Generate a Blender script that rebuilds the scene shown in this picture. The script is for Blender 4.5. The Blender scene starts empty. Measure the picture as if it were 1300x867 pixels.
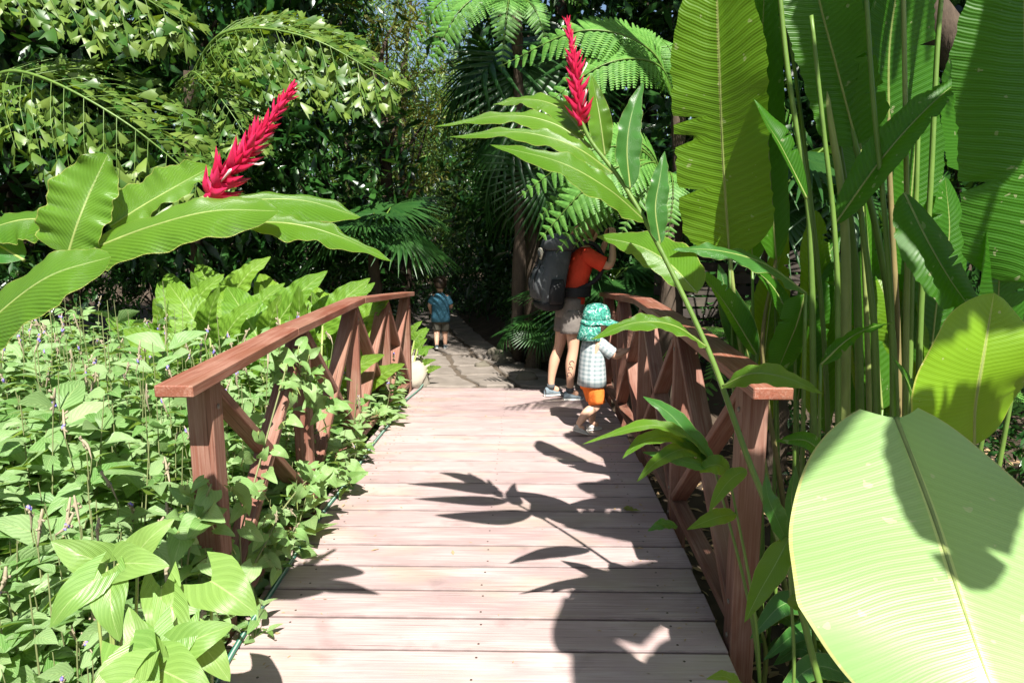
import bpy, math, random
import numpy as np
from mathutils import Vector, Matrix

R = math.radians
rng = np.random.default_rng(7)
random.seed(7)

# ------------------------------------------------------------------ camera, sky, sun, exposure
sc = bpy.context.scene
COL = sc.collection
F_PX, CAM_H = 866.7, 1.55                       # 24 mm lens, eye height above the deck
PITCH, YAW = R(9.05), R(1.0)
cam_d = bpy.data.cameras.new('camera')
cam_d.sensor_width = 36.0
cam_d.lens = 36.0 * F_PX / 1300.0
cam_d.clip_start, cam_d.clip_end = 0.05, 2000.0
cam = bpy.data.objects.new('camera', cam_d)
COL.objects.link(cam)
cam.location = (0, 0, CAM_H)
cam.rotation_euler = (R(90) - PITCH, 0, YAW)
sc.camera = cam

SUN_DIR = Vector((-0.22, 0.83, -1.0)).normalized()   # the way the light travels
SUN_EL = math.asin(-SUN_DIR.z)
world = bpy.data.worlds.new('World')
sc.world = world
world.use_nodes = True
wn = world.node_tree
sky = wn.nodes.new('ShaderNodeTexSky')
sky.sky_type = 'NISHITA'
sky.sun_disc = False
sky.sun_elevation = SUN_EL
sky.sun_rotation = math.atan2(-SUN_DIR.x, -SUN_DIR.y)
sky.air_density, sky.dust_density, sky.ozone_density = 1.0, 1.6, 1.0
wn.nodes['Background'].inputs['Strength'].default_value = 0.055
wn.links.new(sky.outputs[0], wn.nodes['Background'].inputs['Color'])

sun_d = bpy.data.lights.new('sun', 'SUN')
sun_d.energy, sun_d.angle, sun_d.color = 5.0, R(0.5), (1.0, 0.955, 0.88)
sun = bpy.data.objects.new('sun', sun_d)
COL.objects.link(sun)
sun.location = (3, -10, 14)
sun.rotation_euler = SUN_DIR.to_track_quat('-Z', 'Y').to_euler()

sc.render.engine = 'CYCLES'
sc.cycles.use_denoising = True
sc.cycles.max_bounces = 7
sc.cycles.transmission_bounces = 4
sc.cycles.transparent_max_bounces = 4
sc.cycles.sample_clamp_indirect = 6.0
vs = sc.view_settings
vs.view_transform, vs.look, vs.exposure, vs.gamma = 'Standard', 'None', 1.45, 1.0
vs.use_curve_mapping = False

# ------------------------------------------------------------------ pixel (photo 1300x867) -> place
_fw = np.array([-math.sin(YAW) * math.cos(PITCH), math.cos(YAW) * math.cos(PITCH), -math.sin(PITCH)])
_rt = np.array([math.cos(YAW), math.sin(YAW), 0.0])
_up = np.cross(_rt, _fw)
_C = np.array([0, 0, CAM_H])
def at(px, py, Y):
    r = _fw * F_PX + _rt * (px - 650) - _up * (py - 433.5)
    return _C + r * (Y / r[1])
def on_ground(px, py, z=0.0):
    r = _fw * F_PX + _rt * (px - 650) - _up * (py - 433.5)
    return _C + r * ((z - CAM_H) / r[2])

# ------------------------------------------------------------------ mesh helpers
def nrm(v):
    v = np.asarray(v, float)
    return v / (np.linalg.norm(v, axis=-1, keepdims=True) + 1e-12)

class MB:
    """collects geometry, builds one mesh object"""
    def __init__(self):
        self.v, self.uv, self.idx, self.size, self.n = [], [], [], [], 0
    def add(self, v, faces, uv=None):
        v = np.asarray(v, float).reshape(-1, 3)
        self.v.append(v)
        self.uv.append(np.zeros((len(v), 2)) if uv is None else np.asarray(uv, float))
        if isinstance(faces, np.ndarray):
            self.idx.append((faces + self.n).ravel())
            self.size.append(np.full(len(faces), faces.shape[1]))
        else:
            for f in faces:
                self.idx.append(np.array(f) + self.n)
            self.size.append(np.array([len(f) for f in faces]))
        self.n += len(v)
    def grid(self, P, uv, closed=False):
        a, b = P.shape[:2]
        i = np.arange(a * b).reshape(a, b)
        f = np.stack([i[:-1, :-1], i[:-1, 1:], i[1:, 1:], i[1:, :-1]], -1).reshape(-1, 4)
        if closed:
            g = np.stack([i[:-1, -1], i[:-1, 0], i[1:, 0], i[1:, -1]], -1).reshape(-1, 4)
            f = np.vstack([f, g])
        self.add(P.reshape(-1, 3), f, uv.reshape(-1, 2))
    def tube(self, pts, radii, n=8, cap=True):
        pts = np.asarray(pts, float)
        radii = np.broadcast_to(np.asarray(radii, float), (len(pts),))
        t = nrm(np.gradient(pts, axis=0))
        ref = np.array([0, 0, 1.0]) if abs(t[0][2]) < 0.9 else np.array([1.0, 0, 0])
        ring = []
        a = np.linspace(0, 2 * np.pi, n, endpoint=False)
        L = 0.0
        uv = []
        for k in range(len(pts)):
            s = nrm(np.cross(t[k], ref)); u = np.cross(s, t[k]); ref = u
            ring.append(pts[k] + radii[k] * (np.cos(a)[:, None] * s + np.sin(a)[:, None] * u))
            if k: L += np.linalg.norm(pts[k] - pts[k - 1])
            uv.append(np.stack([a / 6.283, np.full(n, L)], -1))
        base = self.n
        self.grid(np.array(ring), np.array(uv), closed=True)
        if cap:
            m = len(pts)
            self.idx.append(base + np.arange(n)[::-1]); self.size.append(np.array([n]))
            self.idx.append(base + (m - 1) * n + np.arange(n)); self.size.append(np.array([n]))
    def scatter(self, P, D, N, L, W, tv, tf, tuv):
        """template tv (across, along, up) copied to points P with direction D, normal N"""
        P, D, N = np.asarray(P, float), nrm(D), np.asarray(N, float)
        S = nrm(np.cross(D, N)); N = np.cross(S, D)
        k = len(tv); n = len(P)
        L = np.broadcast_to(L, (n,))[:, None, None]; W = np.broadcast_to(W, (n,))[:, None, None]
        V = P[:, None] + S[:, None] * tv[None, :, 0:1] * W + D[:, None] * tv[None, :, 1:2] * L + N[:, None] * tv[None, :, 2:3] * W
        Fc = (tf[None] + (np.arange(n) * k)[:, None, None]).reshape(-1, tf.shape[1])
        self.add(V.reshape(-1, 3), Fc, np.tile(tuv, (n, 1)))
    def mesh(self, name, mat, off=(0, 0, 0), smooth=True):
        v = np.vstack(self.v) - np.asarray(off)
        idx = np.concatenate(self.idx).astype(np.int32); size = np.concatenate(self.size).astype(np.int32)
        uv = np.vstack(self.uv)
        me = bpy.data.meshes.new(name)
        me.vertices.add(len(v)); me.vertices.foreach_set('co', v.astype(np.float32).ravel())
        me.loops.add(len(idx)); me.loops.foreach_set('vertex_index', idx)
        me.polygons.add(len(size))
        me.polygons.foreach_set('loop_start', np.concatenate([[0], np.cumsum(size)[:-1]]).astype(np.int32))
        me.polygons.foreach_set('loop_total', size)
        l = me.uv_layers.new(name='UVMap')
        l.data.foreach_set('uv', uv[idx].astype(np.float32).ravel())
        me.polygons.foreach_set('use_smooth', np.full(len(size), smooth))
        me.update(calc_edges=True)
        me.validate()
        if mat is not None: me.materials.append(mat)
        return me

OFF = {}
def link(o, parent=None):
    COL.objects.link(o)
    if parent is not None: o.parent = parent
    return o
def tag(o, label, cat, group=None, kind=None):
    if label: o['label'] = label
    if cat: o['category'] = cat
    if group: o['group'] = group
    if kind: o['kind'] = kind
    return o
def thing(name, label, cat, loc=(0, 0, 0), group=None, rz=0.0):
    o = bpy.data.objects.new(name, None)
    o.empty_display_size = 0.1
    link(o)
    o.location = Vector([float(c) for c in loc]); o.rotation_euler = (0, 0, rz)
    OFF[o] = np.array(loc, float)
    return tag(o, label, cat, group)
def part(name, mb, mat, parent, smooth=True, kind=None):
    """mesh given in world coordinates, made local to the thing's root"""
    off = OFF.get(parent, np.zeros(3))
    o = bpy.data.objects.new(name, mb.mesh(name, mat, off, smooth))
    link(o, parent)
    OFF[o] = off
    if kind: o['kind'] = kind
    return o
def inst(name, me, parent, M=None):
    o = bpy.data.objects.new(name, me)
    link(o, parent)
    if M is not None: o.matrix_local = M
    return o
def copy_tree(o, parent=None):
    c = o.copy(); COL.objects.link(c)
    if parent is not None: c.parent = parent
    for ch in [x for x in o.children]: copy_tree(ch, c)
    return c

def spline(pts, n):
    """Catmull-Rom through pts"""
    p = np.asarray(pts, float)
    if len(p) == 2: return p[0] + (p[1] - p[0]) * np.linspace(0, 1, n)[:, None]
    q = np.vstack([2 * p[0] - p[1], p, 2 * p[-1] - p[-2]])
    m = len(p) - 1
    out = []
    for u in np.linspace(0, m, n):
        i = min(int(u), m - 1); t = u - i
        a, b, c, d = q[i], q[i + 1], q[i + 2], q[i + 3]
        out.append(0.5 * (2 * b + (c - a) * t + (2 * a - 5 * b + 4 * c - d) * t * t + (3 * b - a - 3 * c + d) * t ** 3))
    return np.array(out)

PROF = {
    'round': lambda v: np.sqrt(np.clip(1 - (1 - np.minimum((v + .01) / 0.38, 1)) ** 2, 0, 1)) * np.clip((1 - v) / 0.5, 0, 1) ** 0.6,
    'lance': lambda v: np.sin(np.pi * np.clip(v, 0, 1) ** 0.72) ** 0.85 * (1 - 0.15 * v),
    'paddle': lambda v: np.clip(v / 0.10, 0, 1) ** 0.5 * np.clip((1 - v) / 0.30, 0, 1) ** 0.55,
    'broad': lambda v: np.clip((v + 0.02) / 0.22, 0, 1) ** 0.5 * np.clip((1 - v) / 0.55, 0, 1) ** 0.6,
    'ovate': lambda v: (np.clip((v + 0.02) / 0.30, 0, 1) ** 0.6) * np.clip((1 - v) / 0.70, 0, 1) ** 0.8,
    'heart': lambda v: np.clip((v + 0.12) / 0.26, 0, 1) ** 0.5 * np.clip((1 - v) / 0.78, 0, 1) ** 0.75,
}
def blade(mb, spine, width, hint, prof='lance', fold=0.15, wave=0.0, wfreq=22.0, curl=0.0, nu=4, lobe=0.0, ripple=0.0, nrip=14, tear=0, twist=0.0, seed=None):
    """one leaf blade swept along a spine; UV: u across, v along"""
    r = np.random.default_rng(seed if seed is not None else rng.integers(1 << 30))
    sp = np.asarray(spine, float); n = len(sp)
    t = nrm(np.gradient(sp, axis=0))
    v = np.linspace(0, 1, n)
    w = PROF[prof](v) * width * 0.5
    s = np.linspace(-1, 1, 2 * nu + 1)
    hint = np.asarray(hint, float)
    side = nrm(np.cross(t, hint)); nn = np.cross(side, t)
    if twist:
        a = twist * v[:, None]
        side, nn = side * np.cos(a) + nn * np.sin(a), nn * np.cos(a) - side * np.sin(a)
    S = s[None, :, None]; A = np.abs(S); Wd = w[:, None, None]
    nick = 1 + 0.02 * r.normal(size=(n, 2)) * (1 if tear else 0)
    for _ in range(tear):
        i_ = int(r.integers(int(n * .15), int(n * .95))); nick[i_, int(r.integers(0, 2))] *= r.uniform(.35, .8)
    nk = np.where(s[None, :] < 0, nick[:, :1], nick[:, 1:])[:, :, None]
    Wd = Wd * (1 - (1 - nk) * A)
    ph = r.uniform(0, 6.28, 2)
    phs = np.where(s < 0, ph[0], ph[1])[None, :, None]
    wav = wave * A ** 2 * (np.sin(wfreq * v[:, None, None] + phs) + 0.5 * np.sin(2.3 * wfreq * v[:, None, None] + 2 * phs))
    rip = ripple * A ** 0.6 * (1 - A ** 6) * np.sin(nrip * 6.283 * (v[:, None, None] - 0.18 * A))
    Wd = np.broadcast_to(Wd, (n, len(s), 1))
    P = sp[:, None] + side[:, None] * S * Wd * math.cos(fold) + nn[:, None] * (A * Wd * math.sin(fold) - curl * S * S * Wd + (wav + rip) * np.minimum(1, Wd / (0.3 * width)))
    P = P - t[:, None] * lobe * A ** 1.5 * np.exp(-v[:, None, None] / 0.16)
    uv = np.stack(np.broadcast_arrays((s[None, :] + 1) / 2, v[:, None]), -1)
    mb.grid(P, uv)
    return sp, nn

# ------------------------------------------------------------------ materials
def newmat(name):
    m = bpy.data.materials.new(name); m.use_nodes = True
    nt = m.node_tree; nt.nodes.clear()
    return m, nt
class NT:
    def __init__(self, nt): self.nt = nt
    def __call__(self, t, **kw):
        n = self.nt.nodes.new('ShaderNode' + t)
        for k, v in kw.items():
            if k.startswith('i_'):
                n.inputs[k[2:].replace('_', ' ')].default_value = v
            elif k.startswith('n_'): n.inputs[int(k[2:])].default_value = v
            else: setattr(n, k, v)
        return n
    def l(self, a, b): self.nt.links.new(a, b)
    def math(self, op, a, b=None, c=None):
        n = self.nt.nodes.new('ShaderNodeMath'); n.operation = op
        for i, x in enumerate((a, b, c)):
            if x is None: continue
            if isinstance(x, (int, float)): n.inputs[i].default_value = x
            else: self.l(x, n.inputs[i])
        return n.outputs[0]
    def mix(self, f, a, b, blend='MIX'):
        n = self.nt.nodes.new('ShaderNodeMix'); n.data_type = 'RGBA'; n.blend_type = blend
        for i, x in ((0, f), (6, a), (7, b)):
            if isinstance(x, (int, float)): n.inputs[i].default_value = x
            elif isinstance(x, tuple): n.inputs[i].default_value = (*x[:3], 1)
            else: self.l(x, n.inputs[i])
        return n.outputs[2]
    def ramp(self, f, stops):
        n = self.nt.nodes.new('ShaderNodeValToRGB')
        e = n.color_ramp.elements
        while len(e) < len(stops): e.new(0.5)
        for el, (p, c) in zip(e, stops):
            el.position = p; el.color = (*c, 1) if isinstance(c, tuple) else (c, c, c, 1)
        self.l(f, n.inputs[0])
        return n.outputs[0]

def leafmat(name, a, b, trans=0.35, tcol=None, rough=0.42, veins=0, slope=0.35, rib=None, island=False, spec=0.5, spots=0.0, vein_amt=0.25, bump=0.35, edge=None, coat=0.0):
    m, nt = newmat(name); N = NT(nt)
    if island: rnd = N('NewGeometry').outputs['Random Per Island']
    else: rnd = N('ObjectInfo').outputs['Random']
    col = N.mix(rnd, a, b)
    tc = N('TexCoord'); no = N('TexNoise', i_Scale=9.0, i_Detail=4.0)
    N.l(tc.outputs['Object'], no.inputs['Vector'])
    col = N.mix(N.math('MULTIPLY', no.outputs[0], 0.45), col, tuple(x * 0.62 for x in a))
    h = None
    sep = N('SeparateXYZ'); N.l(tc.outputs['UV'], sep.inputs[0])
    au = N.math('ABSOLUTE', N.math('SUBTRACT', sep.outputs[0], 0.5))
    if veins:
        vn = N('TexNoise', i_Scale=1.6, i_Detail=1.0); N.l(tc.outputs['UV'], vn.inputs['Vector'])
        ph = N.math('MULTIPLY', N.math('ADD', N.math('SUBTRACT', sep.outputs[1], N.math('MULTIPLY', au, slope * 2)), N.math('MULTIPLY', vn.outputs[0], 0.05)), veins * 6.283)
        w = N.math('MULTIPLY_ADD', N.math('SINE', ph), 0.5, 0.5)
        w2 = N.math('MULTIPLY_ADD', N.math('SINE', N.math('MULTIPLY', ph, 3.37)), 0.5, 0.5)
        h = N.math('MULTIPLY', N.math('MULTIPLY_ADD', w2, 0.5, w), N.math('MULTIPLY_ADD', no.outputs[0], 1.2, 0.2))
        col = N.mix(N.math('MULTIPLY', N.math('POWER', w, 3.0), vein_amt), col, tuple(min(1, x * 1.7 + 0.02) for x in b))
    if rib:
        k = N.math('LESS_THAN', au, 0.016)
        col = N.mix(N.math('MULTIPLY', k, 0.8), col, rib)
    if edge:
        k = N.math('GREATER_THAN', au, 0.487)
        col = N.mix(N.math('MULTIPLY', k, 0.6), col, edge)
    if spots:
        vo = N('TexNoise', i_Scale=26.0, i_Detail=2.0); N.l(tc.outputs['Object'], vo.inputs['Vector'])
        k = N.math('GREATER_THAN', vo.outputs[0], 0.70)
        col = N.mix(N.math('MULTIPLY', k, spots), col, (0.55, 0.5, 0.32))
    bs = N('BsdfPrincipled', i_Roughness=rough)
    bs.inputs['Specular IOR Level'].default_value = spec
    if coat: bs.inputs['Coat Weight'].default_value = coat; bs.inputs['Coat Roughness'].default_value = 0.3
    N.l(col, bs.inputs['Base Color'])
    if h is not None:
        bp = N('Bump', i_Strength=bump, i_Distance=0.01); N.l(h, bp.inputs['Height']); N.l(bp.outputs[0], bs.inputs['Normal'])
    tr = N('BsdfTranslucent')
    tcv = N.mix(0.65, col, tcol or (min(1, b[0] * 2.6), min(1, b[1] * 1.9), b[2] * 0.6))
    N.l(tcv, tr.inputs[0])
    mx = N('MixShader', n_0=trans); N.l(bs.outputs[0], mx.inputs[1]); N.l(tr.outputs[0], mx.inputs[2])
    out = N('OutputMaterial'); N.l(mx.outputs[0], out.inputs[0])
    return m

def plainmat(name, col, rough=0.6, var=0.25, scale=12.0, spec=0.4, bump=0.15, col2=None, stretch=None):
    m, nt = newmat(name); N = NT(nt)
    tc = N('TexCoord'); vec = tc.outputs['Object']
    if stretch:
        mp = N('Mapping'); mp.inputs['Scale'].default_value = stretch; N.l(vec, mp.inputs[0]); vec = mp.outputs[0]
    no = N('TexNoise', i_Scale=scale, i_Detail=5.0); N.l(vec, no.inputs['Vector'])
    c2 = col2 or tuple(x * (1 - var) for x in col)
    c = N.mix(no.outputs[0], tuple(min(1, x * (1 + var)) for x in col), c2)
    bs = N('BsdfPrincipled', i_Roughness=rough); bs.inputs['Specular IOR Level'].default_value = spec
    N.l(c, bs.inputs['Base Color'])
    if bump:
        bp = N('Bump', i_Strength=bump, i_Distance=0.02); N.l(no.outputs[0], bp.inputs['Height']); N.l(bp.outputs[0], bs.inputs['Normal'])
    out = N('OutputMaterial'); N.l(bs.outputs[0], out.inputs[0])
    return m

def woodmat(name, a, b, worn, wear=0.4, moss=0.0, rough=0.6, half=None):
    """length of the timber along local X; half: half width of a board, for the grime along its edges"""
    m, nt = newmat(name); N = NT(nt)
    tc = N('TexCoord'); oi = N('ObjectInfo')
    add = N('VectorMath', operation='ADD'); N.l(tc.outputs['Object'], add.inputs[0])
    sh = N('CombineXYZ'); N.l(N.math('MULTIPLY', oi.outputs['Random'], 37.0), sh.inputs[0]); N.l(N.math('MULTIPLY', oi.outputs['Random'], 11.0), sh.inputs[1])
    N.l(sh.outputs[0], add.inputs[1])
    def noise(sx, sy, scale, detail=5.0, dist=0.0):
        mp = N('Mapping'); mp.inputs['Scale'].default_value = (sx, sy, sy); N.l(add.outputs[0], mp.inputs[0])
        n = N('TexNoise', i_Scale=scale, i_Detail=detail, i_Distortion=dist); N.l(mp.outputs[0], n.inputs['Vector'])
        return n.outputs[0]
    gr = noise(2.2, 75, 1.6, 6.0, 0.6)
    big = noise(1.4, 4.0, 1.8, 5.0, 0.4)
    col = N.mix(oi.outputs['Random'], a, b)
    col = N.mix(N.math('MULTIPLY', N.ramp(gr, [(0.38, 0.0), (0.68, 1.0)]), 0.30), col, tuple(x * 0.62 for x in a))
    wf = N.ramp(N.math('ADD', N.math('MULTIPLY', gr, 0.55), N.math('MULTIPLY', big, 0.5)), [(0.46, 0.0), (0.66, 1.0)])
    col = N.mix(N.math('MULTIPLY', wf, wear), col, worn)
    if moss:
        ms = noise(1.0, 1.6, 1.9, 6.0)
        col = N.mix(N.math('MULTIPLY', N.ramp(ms, [(0.5, 0.0), (0.75, 1.0)]), moss), col, (0.38, 0.35, 0.20))
        st = noise(2.0, 2.5, 3.1, 7.0)
        col = N.mix(N.math('MULTIPLY', N.ramp(st, [(0.60, 0.0), (0.72, 1.0)]), 0.35), col, tuple(x * 0.5 for x in a))
    ck = noise(1.3, 95, 1.5, 3.0)
    col = N.mix(N.math('MULTIPLY', N.ramp(ck, [(0.66, 0.0), (0.71, 1.0)]), 0.6), col, tuple(x * 0.25 for x in a))
    if half:
        sp_ = N('SeparateXYZ'); N.l(tc.outputs['Object'], sp_.inputs[0])
        e = N.math('ADD', N.math('DIVIDE', N.math('ABSOLUTE', sp_.outputs[1]), half), N.math('MULTIPLY', N.math('SUBTRACT', noise(5, 8, 2.0), 0.5), 0.16))
        col = N.mix(N.math('MULTIPLY', N.ramp(e, [(0.90, 0.0), (1.0, 1.0)]), 0.75), col, tuple(x * 0.35 for x in a))
    bs = N('BsdfPrincipled', i_Roughness=rough); bs.inputs['Specular IOR Level'].default_value = 0.3
    N.l(col, bs.inputs['Base Color'])
    bp = N('Bump', i_Strength=0.4, i_Distance=0.004); N.l(N.math('SUBTRACT', gr, N.math('MULTIPLY', ck, 0.8)), bp.inputs['Height']); N.l(bp.outputs[0], bs.inputs['Normal'])
    out = N('OutputMaterial'); N.l(bs.outputs[0], out.inputs[0])
    return m

M = {}
M['deck'] = woodmat('deck_wood', (0.285, 0.205, 0.20), (0.37, 0.275, 0.265), (0.49, 0.40, 0.38), 0.6, 0.34, 0.6, 0.095)
M['rail'] = woodmat('rail_wood', (0.17, 0.054, 0.033), (0.225, 0.078, 0.048), (0.36, 0.20, 0.15), 0.65, 0.10, 0.5)
M['frame'] = woodmat('frame_wood', (0.135, 0.052, 0.034), (0.19, 0.078, 0.052), (0.32, 0.20, 0.155), 0.55, 0.12, 0.6)
M['fence'] = woodmat('fence_wood', (0.035, 0.028, 0.024), (0.05, 0.04, 0.034), (0.08, 0.07, 0.06), 0.4, 0.2, 0.8)
M['soil'] = plainmat('soil', (0.075, 0.055, 0.040), 0.95, 0.5, 5.0, 0.1, 0.8, (0.03, 0.024, 0.018))
M['stone'] = plainmat('flagstone', (0.19, 0.165, 0.145), 0.85, 0.3, 7.0, 0.25, 0.5, (0.10, 0.085, 0.07))
M['mortar'] = plainmat('path_bed', (0.10, 0.08, 0.062), 0.95, 0.4, 14.0, 0.1, 0.8, (0.05, 0.04, 0.03))
M['rock'] = plainmat('rock', (0.36, 0.33, 0.27), 0.85, 0.3, 5.0, 0.25, 0.6, (0.20, 0.18, 0.14))
M['rock_dark'] = plainmat('rock_dark', (0.13, 0.115, 0.09), 0.9, 0.3, 6.0, 0.2, 0.6, (0.06, 0.055, 0.04))
M['bark'] = plainmat('bark', (0.075, 0.055, 0.040), 0.9, 0.4, 7.0, 0.15, 0.9, (0.03, 0.024, 0.018), (4, 4, 1))
M['stem'] = plainmat('green_stem', (0.10, 0.165, 0.030), 0.42, 0.35, 9.0, 0.4, 0.25, (0.055, 0.11, 0.02), (3, 3, .8))
M['stem_pale'] = plainmat('pale_stem', (0.20, 0.24, 0.07), 0.45, 0.35, 9.0, 0.4, 0.25, (0.11, 0.15, 0.04), (3, 3, .8))
M['stem_brown'] = plainmat('brown_stem', (0.17, 0.12, 0.05), 0.5, 0.35, 9.0, 0.4, 0.25, (0.10, 0.11, 0.04), (3, 3, .8))
M['twig'] = plainmat('weed_stem', (0.15, 0.17, 0.07), 0.7, 0.3, 8.0, 0.3, 0.1)
M['dry'] = plainmat('dry_leaf', (0.38, 0.27, 0.15), 0.8, 0.35, 9.0, 0.2, 0.2, (0.17, 0.11, 0.06))
M['hose'] = plainmat('hose', (0.035, 0.14, 0.10), 0.35, 0.2, 6.0, 0.5, 0.05, (0.02, 0.09, 0.06))
M['hose_stripe'] = plainmat('hose_stripe', (0.30, 0.40, 0.34), 0.4, 0.1, 6.0, 0.5, 0.0)

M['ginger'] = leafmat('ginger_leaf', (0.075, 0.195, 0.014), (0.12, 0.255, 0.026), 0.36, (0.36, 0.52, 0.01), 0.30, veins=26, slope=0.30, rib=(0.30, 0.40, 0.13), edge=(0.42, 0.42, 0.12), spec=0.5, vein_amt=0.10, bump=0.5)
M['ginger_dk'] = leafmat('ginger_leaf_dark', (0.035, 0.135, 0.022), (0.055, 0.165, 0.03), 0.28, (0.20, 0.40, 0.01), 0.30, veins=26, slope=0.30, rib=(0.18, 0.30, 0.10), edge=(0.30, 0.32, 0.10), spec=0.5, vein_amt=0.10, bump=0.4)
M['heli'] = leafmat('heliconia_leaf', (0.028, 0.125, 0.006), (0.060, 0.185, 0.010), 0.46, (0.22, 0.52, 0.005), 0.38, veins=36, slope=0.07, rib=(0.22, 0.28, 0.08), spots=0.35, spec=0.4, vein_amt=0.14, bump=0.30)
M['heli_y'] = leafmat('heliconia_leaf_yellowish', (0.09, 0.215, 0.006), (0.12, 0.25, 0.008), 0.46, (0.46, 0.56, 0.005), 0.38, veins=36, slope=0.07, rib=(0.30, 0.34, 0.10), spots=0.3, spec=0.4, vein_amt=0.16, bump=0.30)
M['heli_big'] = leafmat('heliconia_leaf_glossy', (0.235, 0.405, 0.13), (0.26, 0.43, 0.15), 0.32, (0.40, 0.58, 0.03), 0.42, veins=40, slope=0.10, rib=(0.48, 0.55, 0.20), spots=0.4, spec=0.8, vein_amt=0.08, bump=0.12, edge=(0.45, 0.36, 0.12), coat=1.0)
M['heli_lit'] = leafmat('heliconia_leaf_backlit', (0.17, 0.33, 0.012), (0.19, 0.35, 0.015), 0.40, (0.46, 0.62, 0.01), 0.40, veins=40, slope=0.10, rib=(0.36, 0.42, 0.10), spots=0.5, spec=0.45, vein_amt=0.08, bump=0.2, edge=(0.42, 0.36, 0.1))  # backlight put into the colour: brighter, more saturated than the other heliconia leaves
M['weed'] = leafmat('weed_leaf', (0.10, 0.25, 0.045), (0.35, 0.49, 0.23), 0.34, (0.40, 0.58, 0.04), 0.42, veins=7, slope=0.5, rib=(0.34, 0.46, 0.18), island=True, spec=0.55, vein_amt=0.18, bump=0.5)
M['arrow'] = leafmat('arrow_leaf', (0.14, 0.27, 0.055), (0.20, 0.32, 0.08), 0.34, (0.40, 0.52, 0.05), 0.38, veins=5, slope=0.8, rib=(0.30, 0.40, 0.15), spec=0.5, vein_amt=0.14, bump=0.3)
M['vine'] = leafmat('vine_leaf', (0.14, 0.28, 0.07), (0.26, 0.40, 0.15), 0.32, (0.38, 0.52, 0.05), 0.42, veins=5, slope=0.8, rib=(0.3, 0.4, 0.18), spec=0.5, vein_amt=0.14, bump=0.3)
M['taro'] = leafmat('taro_leaf', (0.09, 0.22, 0.02), (0.19, 0.33, 0.035), 0.38, (0.40, 0.54, 0.02), 0.36, veins=9, slope=0.55, rib=(0.32, 0.42, 0.14), spec=0.5, vein_amt=0.22, bump=0.6)
M['fishtail'] = leafmat('fishtail_leaf', (0.030, 0.10, 0.014), (0.19, 0.27, 0.05), 0.3, (0.30, 0.44, 0.02), 0.40, island=True, spec=0.4)
M['fern'] = leafmat('fern_leaf', (0.07, 0.21, 0.03), (0.15, 0.33, 0.06), 0.32, (0.26, 0.48, 0.02), 0.5, island=True, spec=0.35)
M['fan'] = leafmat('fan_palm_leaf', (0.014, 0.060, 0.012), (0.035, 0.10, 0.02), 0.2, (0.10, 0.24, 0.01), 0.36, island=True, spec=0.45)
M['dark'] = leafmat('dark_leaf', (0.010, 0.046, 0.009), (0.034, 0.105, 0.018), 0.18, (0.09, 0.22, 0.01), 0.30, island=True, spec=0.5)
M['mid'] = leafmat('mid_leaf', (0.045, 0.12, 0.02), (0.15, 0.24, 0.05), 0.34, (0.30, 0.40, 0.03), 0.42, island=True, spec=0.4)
M['yellow'] = leafmat('yellow_leaf', (0.16, 0.19, 0.03), (0.24, 0.24, 0.05), 0.3, (0.40, 0.38, 0.03), 0.45, island=True, spec=0.4)
M['bract'] = leafmat('red_bract', (0.50, 0.008, 0.050), (0.72, 0.035, 0.14), 0.25, (0.9, 0.04, 0.12), 0.42, spec=0.4)
M['sole_white'] = plainmat('white_petal', (0.72, 0.55, 0.55), 0.5, 0.1, 9, 0.3, 0)
M['petal_b'] = plainmat('violet_petal', (0.20, 0.17, 0.55), 0.5, 0.1, 5, 0.3, 0)
M['spike'] = plainmat('flower_spike', (0.26, 0.22, 0.15), 0.8, 0.3, 9, 0.2, 0)

# ------------------------------------------------------------------ ground, path
def sm(a, b, x):
    t = np.clip((x - a) / (b - a), 0, 1); return t * t * (3 - 2 * t)
def path_c(y): return np.interp(y, [-6, 0.8, 6.8, 7.7, 9.3, 12, 16, 26], [-0.17, -0.17, -0.17, -0.45, -0.98, -1.7, -2.5, -4.5])
def path_h(y): return np.interp(y, [-6, 6.8, 7.7, 9.3, 12, 26], [0.95, 0.95, 0.72, 0.62, 0.7, 0.8])
def deck_z(y): return 0.05 - 0.015 * (y - 4.4) ** 2
def ground_z(x, y):
    x = np.asarray(x, float); y = np.asarray(y, float)
    z = -0.40 + 0.33 * sm(6.3, 7.1, y) + 0.24 * (1 - sm(0.3, 1.1, y))
    z = z + 0.14 * sm(1.4, 3.0, np.abs(x + 0.17)) * (1 - sm(6.3, 7.1, y))
    d = x - path_c(y) - path_h(y)
    z = z + 0.30 * sm(0.05, 0.7, d) * sm(6.9, 8.0, y)
    d2 = path_c(y) - path_h(y) - x
    z = z + 0.10 * sm(0.1, 0.8, d2) * sm(6.9, 8.0, y)
    off = np.minimum(np.abs(x - path_c(y)) - path_h(y), 1.0)
    rough = np.clip(off, 0, 1) * (0.05 * np.sin(x * 2.3 + 1) * np.cos(y * 1.9) + 0.02 * np.sin(x * 7 + y * 5))
    return z + rough
xs = np.concatenate([[-900, -200, -60, -30, -18], np.linspace(-12, 12, 161), [18, 30, 60, 200, 900]])
ys = np.concatenate([[-900, -200, -60, -25, -14], np.linspace(-8, 20, 187), [26, 36, 60, 200, 900]])
mb = MB()
gx, gy = np.meshgrid(xs, ys)
mb.grid(np.stack([gx, gy, ground_z(gx, gy)], -1), np.stack([gx, gy], -1))
g = part('ground', mb, M['soil'], None); g['kind'] = 'structure'

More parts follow.
